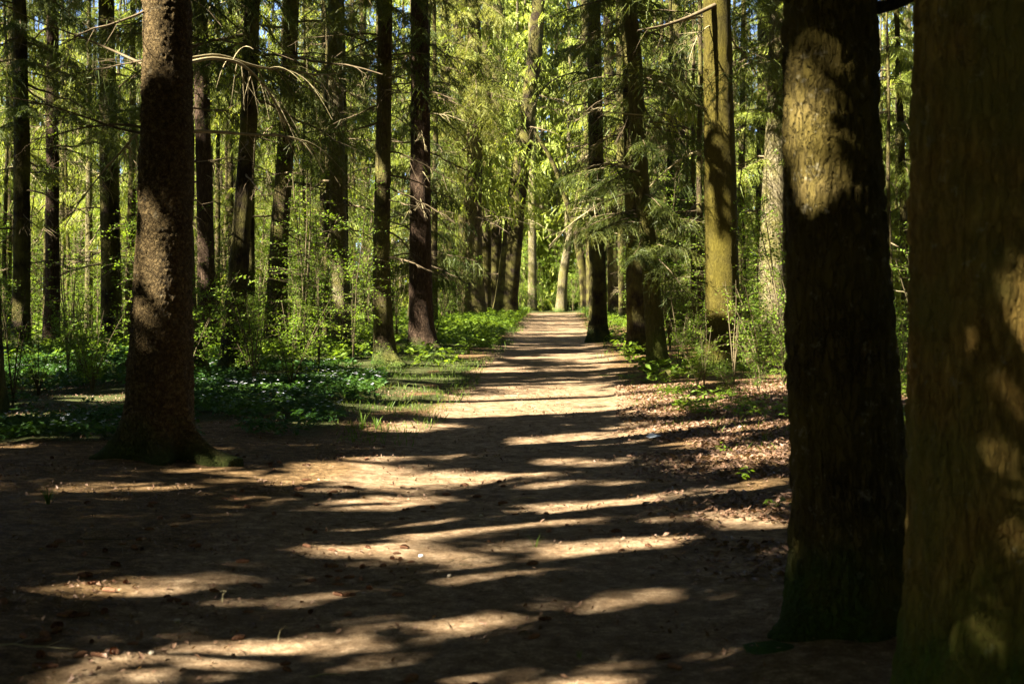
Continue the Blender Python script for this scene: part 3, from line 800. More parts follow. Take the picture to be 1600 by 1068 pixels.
# ------------------------------------------------------------------ background trees (copies of six kinds)
def straight_tree_protos():
    protos = []
    for i in range(6):
        r = np.random.default_rng(500 + i)
        h = 17 + 3 * r.random()
        zs = np.linspace(0, h, 8); b = np.cumsum(r.normal(size=8)) * 0.07; b -= b[0]
        rs = (0.13 + 0.07 * r.random()) * (1 - 0.85 * (zs / h) ** 1.2)
        mat = [M['bark_mid'], M['bark_dark_or_shaded'], M['bark_red'], M['bark_pale'], M['bark_dark_or_shaded'], M['bark_mid']][i]
        root = thing('spruce_tree', 'x', 'tree', (0, 0, 0))
        T = dict(root=root, x=0, y=0, gz=0, zs=list(zs), cxs=list(b), cys=list(0 * zs), rs=list(rs), h=h)
        link('trunk', trunk_mesh('trunk', zs, b, 0 * zs, rs, mat, 12, 60 + i, 'mid', 0.3, step=0.25), root)
        low = [2.2, 4.5, 3.2, 5.0, 1.6, 3.4][i]
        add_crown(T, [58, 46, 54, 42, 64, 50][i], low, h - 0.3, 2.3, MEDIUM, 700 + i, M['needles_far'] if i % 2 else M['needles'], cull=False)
        tb = None
        rr = random.Random(40 + i)
        add_dead(T, 9, 1.0, low + 3, 30 + i, Lr=(0.6, 1.9))
        protos.append(root)
    return protos
def copy_thing(root, loc, rz, scale, label, group, sink=None):
    c = root.copy(); COL.objects.link(c)
    c.location = loc; c.rotation_euler = (0, 0, rz); c.scale = (scale, scale, scale)
    c['label'] = label; c['group'] = group
    for ch in root.children:
        d = ch.copy(); COL.objects.link(d); d.parent = c
    return c

def pole_proto(i):
    r = np.random.default_rng(800 + i)
    h = 11 + 3 * r.random()
    zs = np.linspace(0, h, 7); b = np.cumsum(r.normal(size=7)) * 0.10; b -= b[0]
    rs = (0.05 + 0.03 * r.random()) * (1 - 0.8 * (zs / h))
    root = thing('young_spruce', 'x', 'tree', (0, 0, 0))
    T = dict(root=root, x=0, y=0, gz=0, zs=list(zs), cxs=list(b), cys=list(0 * zs), rs=list(rs), h=h)
    link('trunk', trunk_mesh('trunk', zs, b, 0 * zs, rs, M['bark_dark_or_shaded'] if i % 3 else M['bark_mid'], 8, 160 + i, 'mid', 0.2, step=0.3), root)
    add_dead(T, 16, 0.8, h - 1.5, 130 + i, Lr=(0.4, 1.5))
    add_crown(T, 12, 5.0, h - 0.2, 1.4, MEDIUM, 1700 + i, M['needles_far'], cull=False)
    return root
LAND = sorted([(t['px'], t['landmark']) for t in TREES if t.get('landmark')])
def gap_of(px):
    l = [n for p, n in LAND if p <= px]; r = [n for p, n in LAND if p > px]
    return (l[-1] if l else None), (r[0] if r else None)
ORD = ['nearest', 'second nearest', 'third nearest', 'fourth nearest', 'fifth nearest', 'sixth nearest', 'seventh nearest', 'eighth nearest', 'ninth nearest', 'tenth nearest', 'eleventh nearest', 'twelfth nearest', 'thirteenth nearest', 'fourteenth nearest', 'fifteenth nearest', 'sixteenth nearest']
def label_by_gap(items, head):
    """items: list of (object, px, Y). Numbers the alike ones in each gap between two landmark trunks by distance."""
    gaps = {}
    for o, px, Y in items:
        gaps.setdefault(gap_of(px), []).append((Y, o))
    for (l, r), lst in gaps.items():
        lst.sort(key=lambda a: a[0])
        for i, (Y, o) in enumerate(lst):
            where = f'between {l} and {r}' if l and r else (f'beyond {l}' if l else f'left of {r}')
            o['label'] = f"{head}, {ORD[min(i, 15)]} {where}"

protos = straight_tree_protos()
bg, tries = [], 0
rb = random.Random(4)
spots = []
first = [True] * 6
while len(spots) < 150 and tries < 9000:
    tries += 1
    Y = rb.uniform(34, 92)
    px = rb.uniform(-60, 1500)
    x = world_x(px, Y)
    if abs(x - path_x(Y)) < 2.6 + 0.02 * Y: continue
    if 735 < px < 925 : continue
    if 560 < px < 740 and Y > 62: continue     # the clearing at the path end lies open to the sun
    if any((x - a) ** 2 + (Y - b) ** 2 < 2.6 ** 2 for a, b in spots): continue
    if any((x - t['x']) ** 2 + (Y - t['y']) ** 2 < 2.0 ** 2 for t in TREES): continue
    if any(abs(px - t['px']) < 10 and Y < t['y'] for t in TREES): continue
    spots.append((x, Y))
    k = rb.randrange(6)
    sc = rb.uniform(0.85, 1.1) * (0.62 + 0.5 * (Y - 34) / 58)
    loc = (x, Y, hg(x, Y)); rz = rb.uniform(0, 6.28)
    if first[k]:
        o = protos[k]; o.location = loc; o.rotation_euler = (0, 0, rz); o.scale = (sc,) * 3; first[k] = False
        o['group'] = 'background trees of the spruce wood'
    else:
        o = copy_thing(protos[k], loc, rz, sc, 'x', 'background trees of the spruce wood')
    bg.append((o, px, Y, k))
for k, head in enumerate(['brown background spruce', 'dark bare-legged spruce', 'reddish background spruce', 'pale background spruce', 'dark low-boughed spruce', 'brown bare-legged spruce']):
    label_by_gap([(o, px, Y) for o, px, Y, kk in bg if kk == k], head)

poles, pk, tries = [], [pole_proto(i) for i in range(5)], 0
while len(poles) < 75 and tries < 9000:
    tries += 1
    Y = rb.uniform(30, 72)
    px = rb.uniform(-60, 735) if rb.random() < 0.66 else rb.uniform(950, 1440)
    x = world_x(px, Y)
    if abs(x - path_x(Y)) < 2.6: continue
    if any((x - a[3]) ** 2 + (Y - a[2]) ** 2 < 1.2 for a in poles) or any((x - t['x']) ** 2 + (Y - t['y']) ** 2 < 1.0 for t in TREES): continue
    if any(abs(px - t['px']) < 9 and Y < t['y'] for t in TREES): continue
    k = len(poles)
    loc = (x, Y, hg(x, Y)); rz = rb.uniform(0, 6.28)
    if k < 5:
        o = pk[k]; o.location = loc; o.rotation_euler = (0, 0, rz); o['group'] = 'thin young spruces in the background'
    else:
        o = copy_thing(pk[k % 5], loc, rz, rb.uniform(0.8, 1.2), 'x', 'thin young spruces in the background')
    poles.append((o, px, Y, x))
label_by_gap([p[:3] for p in poles], 'thin dark young spruce')

# ------------------------------------------------------------------ trees beside and behind the camera, which shade the path
side = []
rs_ = random.Random(9)
for gx in np.arange(-27, -1.5, 5.0):
    for gy in np.arange(-13, 30, 5.0):
        x = gx + rs_.uniform(-1.3, 1.3); y = gy + rs_.uniform(-1.3, 1.3)
        if y > 0 and abs(x) < 0.40 * y + 0.6: continue
        if y <= 0 and x > -2.5: continue
        if math.hypot(x, y) < 2.5 : continue
        side.append((x, y))
for gx in np.arange(4.5, 24, 4.6):
    for gy in np.arange(-13, 44, 4.6):
        x = gx + rs_.uniform(-1.3, 1.3); y = gy + rs_.uniform(-1.3, 1.3)
        if y > 0 and abs(x) < 0.40 * y + 0.9: continue
        side.append((x, y))
side += [(2.2, -5.0), (0.5, -9.0), (3.0, -12.0), (-1.0, -14.0)]
side_old = [(4.8, 1.0), (7.5, 7.2), (10.5, 14.0), (4.0, -6.0), (9.5, 1.5), (13.5, 22.0), (8.0, -4.5)]
for i, (x, y) in enumerate(side):
    h = 20 + 4 * rs_.random()
    zs = list(np.linspace(0, h, 6)); rr = [0.19 * (1 - 0.85 * (z / h) ** 1.2) for z in zs]
    gz = hg(x, y)
    root = thing('spruce_tree', 'dark spruce outside the picture whose crown shades the path', 'tree', (x, y, gz), 'spruces standing beside the photographer')
    link('trunk', trunk_mesh('trunk', zs, [0] * 6, [0] * 6, rr, M['bark_mid'], 12, 90 + i, 'mid', 0.3, step=0.3), root)
    TREES.append(dict(root=root, x=x, y=y, gz=gz, zs=zs, cxs=[0] * 6, cys=[0] * 6, rs=rr, h=h, px=None, side=True))

# ------------------------------------------------------------------ crowns of all the tall trees
for i, T in enumerate(TREES):
    if T['h'] < 14: continue
    Y = T['y']
    top_vis = CAM_H + 450 / F_PX * Y           # how high the picture reaches there
    if T.get('side'):
        if T['x'] < 1 and T['y'] > -9:
            add_crown(T, 125, max(7.0, top_vis + 2), T['h'] - 0.3, 3.9, SHADE, 900 + i, M['needles'], cyl=0.3)
        else:
            add_crown(T, 130, max(6.0, top_vis + 2.2), T['h'] - 0.3, 4.2, LITE, 900 + i, M['needles'], cyl=0.3)
    elif Y < 20:
        add_crown(T, 125, 8.0, T['h'] - 0.3, 4.2, SHADE, 900 + i, M['needles'], cyl=0.3)
    elif Y < 45:
        add_crown(T, 210 if T is NT['black_left'] else 120, max(8.5, top_vis + 3.2), T['h'] + 1.5, 4.3, SHADE, 900 + i, M['needles'], cyl=0.4)  # tall black trunk's crown thickened to shade the yellow-green trunk
        add_crown(T, 28, 5.0, top_vis + 3.0, 2.4, FINE, 1900 + i, M['needles'], cyl=0.2, wscale=1.3, name='lower_crown', hang_tilt=(-0.5, 0.1))
    else:
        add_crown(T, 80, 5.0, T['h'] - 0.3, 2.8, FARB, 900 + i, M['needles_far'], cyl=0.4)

# dead branches of the named trees
for key, n, z0, z1, Lr in [('scaly', 5, 2.7, 5, (.6, 1.6)), ('reddish', 14, 2.2, 8, (.7, 2.2)), ('black_left', 14, 2.4, 7, (.7, 2.2)), ('crooked', 16, 2, 8, (.7, 2.2)), ('whitish', 12, 2, 8, (.7, 2.2)),
                      ('grass_foot', 20, 2, 7.5, (.4, 1.5)), ('purple', 26, 1.8, 8, (.4, 1.6)), ('lit_far', 20, 2, 12, (.8, 2.6)), ('leaning', 18, 2, 12, (.8, 2.6)), ('l10', 16, 2, 10, (.8, 2.4)),
                      ('left_dark', 14, 2, 8, (.7, 2.3)), ('left_lit', 12, 2, 8, (.7, 2.3)), ('left_far', 12, 2, 8, (.7, 2.0)), ('straight_dark', 20, 3.6, 9, (.6, 1.8)), ('far_right_a', 14, 2, 11, (.8, 2.2)),
                      ('slim', 16, 3.0, 6.5, (.5, 1.6)), ('behind_slim', 12, 3.4, 7.5, (.5, 1.6)), ('right_mid', 18, 2, 9, (.7, 2.4)), ('right_dark', 12, 3, 8, (.7, 2.2)), ('right_pale', 8, 4, 8, (.7, 2.0)),
                      ('mid_b', 14, 2, 11, (.7, 2.2)), ('mid_c', 14, 2, 11, (.7, 2.2)), ('mid_d', 14, 2, 10, (.7, 2.2)), ('gap_dark', 14, 2, 8, (.5, 1.4)), ('green', 3, 5.2, 6.5, (.8, 1.8)), ('root_diag', 8, 3, 7, (.6, 1.8)),
                      ('left_pale', 8, 2, 7, (.4, 1.2))]:
    add_dead(NT[key], n, z0, z1, hash(key) % 1 + sum(map(ord, key)), Lr=Lr)

# pale dead boughs catching the sun between the scaly spruce and the gently bent trunk
def bough_px(T, pts, Y, r0, r1, twigs, seed, dy=0.0, mat=None, tw_len=(0.2, 0.6), name='bough', down=0.7, r_t=0.004):
    r = np.random.default_rng(seed)
    P = np.array([px_pt(a, b, Y + dy * i) for i, (a, b) in enumerate(pts)])
    t = np.linspace(0, len(P) - 1, (len(P) - 1) * 5 + 1)
    Q = np.stack([np.interp(t, range(len(P)), P[:, k]) for k in range(3)], -1)
    for _ in range(3):
        Q[1:-1] = 0.25 * Q[:-2] + 0.5 * Q[1:-1] + 0.25 * Q[2:]
    Q -= np.array([T['x'], T['y'], T['gz']])
    tb = Tubes(); tb.add(Q, np.linspace(r0, r1, len(Q)), 6)
    for k in range(twigs):
        j = int(len(Q) * r.uniform(0.3, 1.0)) - 1
        d0 = Q[min(j + 1, len(Q) - 1)] - Q[j - 1]; d0 /= np.linalg.norm(d0) + 1e-9
        d = d0 * 0.7 + r.normal(size=3) * 0.4 + np.array([0, 0, -0.1]); d /= np.linalg.norm(d)
        ln = r.uniform(*tw_len); q = np.linspace(0, 1, 7)
        W = Q[j] + d * ln * q[:, None] + np.array([0, 0, -down]) * ln * (q ** 1.8)[:, None]
        tb.add(W, r_t * (1 - 0.7 * q), 3)
    return link(name, tb.mesh(name, mat or M['deadwood_pale']), T['root'])
cr = NT['crooked']; bl = NT['black_left']; scT = NT['scaly']
Yb = 15.0
bough_px(scT, [(294, 98), (330, 90), (372, 96), (400, 118), (425, 150), (447, 196)], 12.6, 0.019, 0.006, 22, 3, dy=0.25, name='dead_branch', tw_len=(0.2, 0.5), r_t=0.0055)
bough_px(scT, [(296, 205), (340, 206), (400, 211), (445, 212), (482, 222)], 12.4, 0.019, 0.006, 14, 4, dy=0.2, name='dead_branch', tw_len=(0.2, 0.5), r_t=0.0055)
bough_px(scT, [(292, 92), (340, 84), (400, 105), (450, 110), (500, 118), (535, 114)], 12.8, 0.017, 0.005, 22, 5, dy=0.3, name='dead_branch', tw_len=(0.2, 0.5), r_t=0.0055)
bough_px(NT['left_dark'], [(168, 60), (110, 38), (50, 18), (0, 8), (-40, 4)], dist_of(545), 0.03, 0.01, 10, 6, name='dead_branch', mat=M['deadwood'])
bough_px(scT, [(220, 208), (180, 200), (120, 178), (60, 160), (0, 150)], 12.4, 0.012, 0.004, 12, 8, name='dead_branch', mat=M['deadwood'], dy=-.2, tw_len=(0.1, 0.4))
bough_px(scT, [(222, 100), (190, 85), (120, 55), (60, 35), (0, 5)], 12.4, 0.013, 0.005, 10, 9, name='dead_branch', mat=M['deadwood'], dy=.2, tw_len=(0.1, 0.4))
bough_px(NT['green'], [(1118, 8), (1080, 26), (1040, 40), (996, 48)], 24.5, 0.045, 0.012, 5, 7, name='dead_branch', mat=M['deadwood'], dy=-.3)
bough_px(NT['straight_dark'], [(932, 118), (900, 112), (868, 122), (845, 140), (835, 165)], dist_of(532), 0.035, 0.01, 6, 10, name='dead_branch')
bough_px(NT['slim'], [(1000, 268), (960, 255), (930, 258), (908, 262)], 25, 0.02, 0.005, 6, 12, name='dead_branch')
bough_px(NT['slim'], [(1005, 180), (960, 176), (930, 174), (895, 176)], 25, 0.014, 0.004, 4, 13, name='dead_branch')
bough_px(NT['big'], [(1370, 12), (1395, 8), (1430, -6), (1480, -30)], 6.6, 0.035, 0.02, 2, 14, name='dead_branch', mat=M['bark_dark_or_shaded'])

# green sprays hanging low on a few trees
add_crown(NT['slim'], 20, 2.6, 6.8, 1.7, FINE, 31, M['needles'], cull=False, cyl=0.1, name='low_spray', wscale=1.15)
add_crown(NT['slim'], 6, 2.0, 2.8, 1.3, FINE, 32, M['needles'], cull=False, cyl=0.1, name='low_spray', yaw_rng=(-3.4, 0.3), wscale=1.3)
add_crown(NT['right_mid'], 40, 2.4, 8.0, 2.2, FINE, 33, M['needles'], cull=False, cyl=0.1, name='low_spray', wscale=1.5)
add_crown(NT['straight_dark'], 8, 4.5, 9.0, 2.0, FINE, 34, M['needles'], cull=False, cyl=0.1, name='low_spray', wscale=1.6)
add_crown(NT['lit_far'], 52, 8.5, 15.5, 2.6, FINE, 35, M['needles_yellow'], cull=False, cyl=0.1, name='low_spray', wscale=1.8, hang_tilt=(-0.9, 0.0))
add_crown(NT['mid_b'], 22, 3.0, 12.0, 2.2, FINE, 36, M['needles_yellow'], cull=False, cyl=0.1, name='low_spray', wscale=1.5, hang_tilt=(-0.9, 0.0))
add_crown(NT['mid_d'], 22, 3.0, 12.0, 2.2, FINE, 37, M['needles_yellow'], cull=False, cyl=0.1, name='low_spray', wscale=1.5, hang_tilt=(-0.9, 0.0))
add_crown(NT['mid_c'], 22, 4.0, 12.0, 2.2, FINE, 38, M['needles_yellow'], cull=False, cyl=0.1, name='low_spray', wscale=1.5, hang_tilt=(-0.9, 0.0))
add_crown(NT['gap_dark'], 60, 1.5, 9.0, 1.6, FINE, 39, M['needles_far'], cull=False, cyl=0.1, name='low_spray', wscale=1.6, hang_tilt=(-0.6, 0.0))
add_crown(NT['left_far'], 16, 3.6, 8.0, 1.8, FINE, 42, M['needles'], cull=False, cyl=0.1, name='low_spray', wscale=1.4)
add_crown(NT['right_pale'], 20, 4.5, 9.0, 2.0, FINE, 43, M['needles_far'], cull=False, cyl=0.1, name='low_spray', wscale=1.4)

# ------------------------------------------------------------------ far wood, one mass beyond the single trees
def far_wood():
    r = np.random.default_rng(77)
    n = 100
    O = np.stack([r.uniform(-46, 52, n), r.uniform(97, 132, n)], -1)
    P0s, P1s, Ws = [], [], []
    tb = Tubes()
    O = np.concatenate([O, np.stack([r.uniform(-9, 15, 34), r.uniform(98, 122, 34)], -1)])
    O = np.concatenate([O, np.stack([r.uniform(-2, 7, 9), r.uniform(112, 126, 9)], -1), np.array([[0.9, 99], [1.5, 103], [2.1, 100], [2.6, 104], [3.3, 101], [0.2, 102]])])
    for (x, y) in O:
        h = r.uniform(26, 34) if abs(x - 3) > 14 else r.uniform(29, 36)
        tb.add([(x, y, -0.3), (x + r.normal() * .3, y, h * 0.5), (x, y, h)], [0.18, 0.12, 0.03], 5)
        nb = 44 if abs(x - 3) > 14 else 84
        z = 0.8 + (h - 1) * r.random(nb)
        L = 3.0 * (1 - z / h * 0.6) * r.uniform(0.6, 1.1, nb)
        a, b, w = place_boughs(FARB, np.stack([np.full(nb, x), np.full(nb, y), z], -1), r.uniform(0, 6.28, nb), L, r.uniform(-.5, .1, nb), r, 2.7)
        P0s.append(a); P1s.append(b); Ws.append(w)
    a, b, w = np.concatenate(P0s), np.concatenate(P1s), np.concatenate(Ws)
    k = r.random(len(a)) < 0.8
    # the wood goes on unseen to both sides and behind, and screens the low sky
    n = 230
    ang = r.uniform(math.radians(-62), math.radians(242), n) - math.radians(180)
    for t_ in ang:
        R_ = r.uniform(42, 66)
        x, y = R_ * math.cos(t_), 20 + R_ * math.sin(t_) * 0.9
        if y > 4 and abs(x) < 0.5 * y + 4: continue
        h = r.uniform(15, 19)
        tb.add([(x, y, -0.3), (x + r.normal() * .3, y, h * 0.5), (x, y, h)], [0.18, 0.12, 0.03], 5)
        nb = 40
        z = 0.6 + (h - 1) * r.random(nb)
        L = 3.4 * (1 - z / h * 0.7) * r.uniform(0.6, 1.1, nb)
        aa, bb, ww = place_boughs(LITE, np.stack([np.full(nb, x), np.full(nb, y), z], -1), r.uniform(0, 6.28, nb), L, r.uniform(-.5, .1, nb), r, 1.8)
        k2 = r.random(len(aa)) < 0.6
        P0s.append(aa[k2]); P1s.append(bb[k2]); Ws.append(ww[k2])
    a, b, w = np.concatenate(P0s), np.concatenate(P1s), np.concatenate(Ws)
    k = r.random(len(a)) < 0.85
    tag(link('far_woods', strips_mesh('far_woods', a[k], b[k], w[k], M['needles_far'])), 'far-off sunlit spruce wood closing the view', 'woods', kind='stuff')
    tag(link('far_trunks', tb.mesh('far_trunks', M['bark_pale'])), 'trunks of the far-off wood', 'woods', kind='stuff')
far_wood()

# ------------------------------------------------------------------ ground
def axis_pts(lo, hi, fine_lo, fine_hi, step, grow=1.12):
    pts = list(np.arange(fine_lo, fine_hi + 1e-6, step))
    s, p = step, pts[-1]
    while p < hi:
        s *= grow; p += s; pts.append(p)
    s, p = step, pts[0]
    while p > lo:
        s *= grow; p -= s; pts.insert(0, p)
    return np.array(pts)
xs = axis_pts(-400, 400, -6.5, 6.5, 0.075, 1.09)
ys = axis_pts(-120, 900, 4.2, 22, 0.075, 1.045)
GX, GY = np.meshgrid(xs, ys)
GZ = hgt(GX, GY)
V = np.stack([GX, GY, GZ], -1).reshape(-1, 3)
nx, ny = len(xs), len(ys)
i = np.arange(ny - 1)[:, None] * nx; j = np.arange(nx - 1)[None, :]
Fq = np.stack([i + j, i + j + 1, i + j + 1 + nx, i + j + nx], -1).reshape(-1, 4)
dd = GX - path_x(GY) + 0.8 * (fbm(GX * 0.8, GY * 0.5, 0, 21, 3) - 0.5)
half = 1.15 + 0.55 * (1 - sstep(8, 15, GY))
pathm = (1 - sstep(half - 0.2, half + 0.5, np.abs(dd))) * (1 - sstep(80, 86, GY))
green = sstep(1.5, 2.4, np.abs(dd)) * sstep(12, 20, GY + 2 * fbm(GX, GY, 0, 8, 2)) * (0.35 + 0.65 * (dd < 0))
green = np.maximum(green, sstep(3.0, 4.2, -dd) * sstep(12.5, 14, GY))
green = np.maximum(green, sstep(1.0, 1.6, -dd) * sstep(15, 20, GY) * (fbm(GX * 1.2, GY * 0.8, 0, 28, 2) > 0.45) * 0.8)
green = np.maximum(green, sstep(82, 87, GY))
me = mk_mesh('ground', V, Fq, None, True, {'path': pathm.ravel(), 'green': green.ravel()})
m, nt_, out = new_mat('forest_floor')
geo = N(nt_, 'ShaderNodeNewGeometry'); P = geo.outputs['Position']
n_big = noise(nt_, P, 1.1, 5, 0.6); n_mid = noise(nt_, P, 9, 6, 0.7); n_fine = math_(nt_, 'ADD', math_(nt_, 'MULTIPLY', noise(nt_, P, 90, 4, 0.75), 0.6), math_(nt_, 'MULTIPLY', noise(nt_, P, 26, 5, 0.75), 0.4)); n_grain = noise(nt_, P, 320, 2, 0.7)
at1 = N(nt_, 'ShaderNodeAttribute', attribute_name='path'); at2 = N(nt_, 'ShaderNodeAttribute', attribute_name='green')
sand = ramp(nt_, math_(nt_, 'ADD', math_(nt_, 'MULTIPLY', n_mid, 0.45), math_(nt_, 'MULTIPLY', n_fine, 0.55)), [(0.38, (0.050, 0.029, 0.014)), (0.5, (0.175, 0.115, 0.064)), (0.62, (0.42, 0.31, 0.195))])
needl = ramp(nt_, math_(nt_, 'ADD', math_(nt_, 'MULTIPLY', n_mid, 0.5), math_(nt_, 'MULTIPLY', n_fine, 0.5)), [(0.38, (0.022, 0.012, 0.005)), (0.5, (0.095, 0.056, 0.022)), (0.62, (0.28, 0.18, 0.088))])
soilg = ramp(nt_, n_fine, [(0.35, (0.020, 0.024, 0.008)), (0.65, (0.065, 0.075, 0.020))])
pf = ramp(nt_, math_(nt_, 'ADD', at1.outputs['Fac'], math_(nt_, 'MULTIPLY', math_(nt_, 'SUBTRACT', n_big, 0.5), 1.1)), [(0.3, (0, 0, 0)), (0.75, (1, 1, 1))])
gf = ramp(nt_, math_(nt_, 'ADD', at2.outputs['Fac'], math_(nt_, 'MULTIPLY', math_(nt_, 'SUBTRACT', n_mid, 0.5), 0.9)), [(0.4, (0, 0, 0)), (0.6, (1, 1, 1))])
c = mixc(nt_, pf, needl, sand)
c = mixc(nt_, gf, c, soilg)
c = mixc(nt_, math_(nt_, 'MULTIPLY', ramp(nt_, n_grain, [(0.55, (0, 0, 0)), (0.7, (1, 1, 1))]), 0.35), c, (0.42, 0.33, 0.22))
hh = math_(nt_, 'ADD', math_(nt_, 'MULTIPLY', n_mid, 1.0), math_(nt_, 'ADD', math_(nt_, 'MULTIPLY', n_fine, 0.5), math_(nt_, 'MULTIPLY', n_grain, 0.15)))
bsdf(nt_, out, c, 0.95, 0.08, hh, 1.0, 0.035)
me.materials.append(m)
tag(link('ground', me), 'sandy brown forest path and needle-covered woodland floor', kind='structure')

def on_ground(x, y, dz=0.0):
    return np.stack([x, y, hgt(x, y) + dz], -1)

# ------------------------------------------------------------------ ground cover
def pxcloud(n, px0, px1, py0, py1, r):
    """uniform on the ground between two distances, within the sight lines px0..px1"""
    Y1, Y0 = dist_of(py0), dist_of(py1)
    Y = np.sqrt(r.uniform(Y0 ** 2, Y1 ** 2, n))
    return world_x(r.uniform(px0, px1, n), Y), Y
def flat_leaves(name, x, y, size, mat, seed, tilt=0.35, dz=0.006, ratio=0.55):
    r = np.random.default_rng(seed); n = len(x)
    yaw = r.uniform(0, 6.28, n); s = size * r.uniform(0.5, 1.2, n)
    A = np.stack([np.cos(yaw), np.sin(yaw), r.normal(size=n) * tilt], -1) * s[:, None]
    B = np.stack([-np.sin(yaw), np.cos(yaw), r.normal(size=n) * tilt], -1) * (s * ratio)[:, None]
    V, Tt = diamonds(on_ground(x, y, dz) + np.array([0, 0, 1]) * (np.abs(r.normal(size=n)) * size * 0.3)[:, None], A, B)
    return link(name, mk_mesh(name, V, Tt, mat))
r = np.random.default_rng(5)
# brown leaves on the right bank
x, y = pxcloud(34000, 960, 1480, 600, 900, r)
k = (r.random(len(x)) < sstep(0.55, 1.9, x - path_x(y) + 0.8 * (fbm(x, y * .7, 0, 4, 3) - 0.5))) & (fbm(x * 1.3, y * 1.3, 0, 44, 2) > 0.30)
tag(flat_leaves('fallen_leaves', x[k], y[k], 0.030, M['litter'], 6), 'pinkish-brown beech leaves littering the right bank', 'leaf litter', kind='stuff')
x, y = pxcloud(46000, -60, 1450, 600, 1090, r)
k = r.random(len(x)) < (0.10 + 0.9 * sstep(0.48, 0.62, fbm(x * 1.4, y * 1.4, 0, 47, 3))) * (0.35 + 0.65 * sstep(0.8, 1.9, np.abs(x - path_x(y))))
tag(flat_leaves('scattered_leaves', x[k], y[k], 0.016, M['litter'], 7, 0.5), 'small dry leaf bits strewn thinly over the path', 'leaf litter', kind='stuff')
# needles
x, y = pxcloud(85000, -60, 1560, 660, 1100, r)
k = fbm(x * 1.1, y * 1.1, 0, 48, 3) > 0.42
x, y = x[k], y[k]; n = len(x)
yaw = r.uniform(0, 6.28, n); ln = r.uniform(0.012, 0.035, n)
d = np.stack([np.cos(yaw), np.sin(yaw), r.normal(size=n) * 0.15], -1) * ln[:, None]
w = np.stack([-np.sin(yaw), np.cos(yaw), 0 * yaw], -1) * 0.0022
p = on_ground(x, y, 0.005)
tag(link('fallen_needles', strips_mesh('fallen_needles', p, p + d, w, M['litter_needles'], 0.6)), 'rusty spruce needles strewn on the sandy path', 'needle litter', kind='stuff')

def grass_at(name, x, y, h, mat, seed, label, lean=0.35, wid=0.005):
    r = np.random.default_rng(seed); n = len(x)
    p = on_ground(x, y, -0.01); hh = h * r.uniform(0.4, 1.2, n)
    d = r.normal(size=(n, 3)) * lean; d[:, 2] = 1
    mid = p + d * (hh * 0.55)[:, None]
    d2 = d + r.normal(size=(n, 3)) * lean * 0.8; d2[:, 2] = 0.6
    end = mid + d2 * (hh * 0.5)[:, None]
    w = rand_dirs(n, r, 0.1) * wid * r.uniform(0.6, 1.3, n)[:, None]
    me = strips_mesh(name, np.concatenate([p, mid]), np.concatenate([mid, end]), np.concatenate([w, w * 0.8]), mat, 0.7)
    return tag(link(name, me), label, 'grass', kind='stuff')
x, y = pxcloud(30000, 520, 860, 505, 690, r)
d_ = path_x(y) - x
k = (d_ > 0.85 + 0.5 * fbm(x * 1.5, y * .8, 0, 61, 2)) & (d_ < 3.2) & (fbm(x * 1.2, y * 0.8, 0, 28, 2) > 0.42)
grass_at('grass', x[k], y[k], 0.10, M['grass'], 8, 'short bright grass along the left verge of the path', wid=0.010)
x, y = pxcloud(16000, 840, 1420, 500, 760, r)
d_ = x - path_x(y)
k = (d_ > 1.1 + 0.5 * fbm(x * 1.5, y * .8, 0, 62, 2)) & (fbm(x * 0.9, y * 0.9, 0, 63, 2) > 0.50)
grass_at('grass', x[k], y[k], 0.11, M['grass'], 9, 'thin grass between brown leaves on the right bank', wid=0.008)
x, y = pxcloud(14000, 700, 960, 470, 500, r)
k = np.abs(x - path_x(y)) > 1.5
grass_at('grass', x[k], y[k], 0.45, M['grass'], 10, 'tall pale grass in the clearing at the path end', wid=0.035)

def herb_patch(name, x, y, h, size, per, mat, seed, label, cat='ground cover'):
    """low leafy plants: a few leaves spread round each stem point"""
    r = np.random.default_rng(seed); n = len(x)
    X = np.repeat(x, per); Yy = np.repeat(y, per); m_ = n * per
    yaw = r.uniform(0, 6.28, m_); rad = size * r.uniform(0.3, 1.6, m_)
    hh = np.repeat(h * r.uniform(0.4, 1.1, n), per) * r.uniform(0.5, 1.0, m_)
    C = on_ground(X + np.cos(yaw) * rad, Yy + np.sin(yaw) * rad) + np.array([0, 0, 1]) * hh[:, None]
    s = size * r.uniform(0.55, 1.15, m_)
    A = np.stack([np.cos(yaw), np.sin(yaw), r.uniform(-0.6, 0.5, m_)], -1) * s[:, None]
    B = np.stack([-np.sin(yaw), np.cos(yaw), r.normal(size=m_) * 0.4], -1) * (s * 0.42)[:, None]
    V, Tt = diamonds(C, A, B)
    return tag(link(name, mk_mesh(name, V, Tt, mat)), label, cat, kind='stuff')
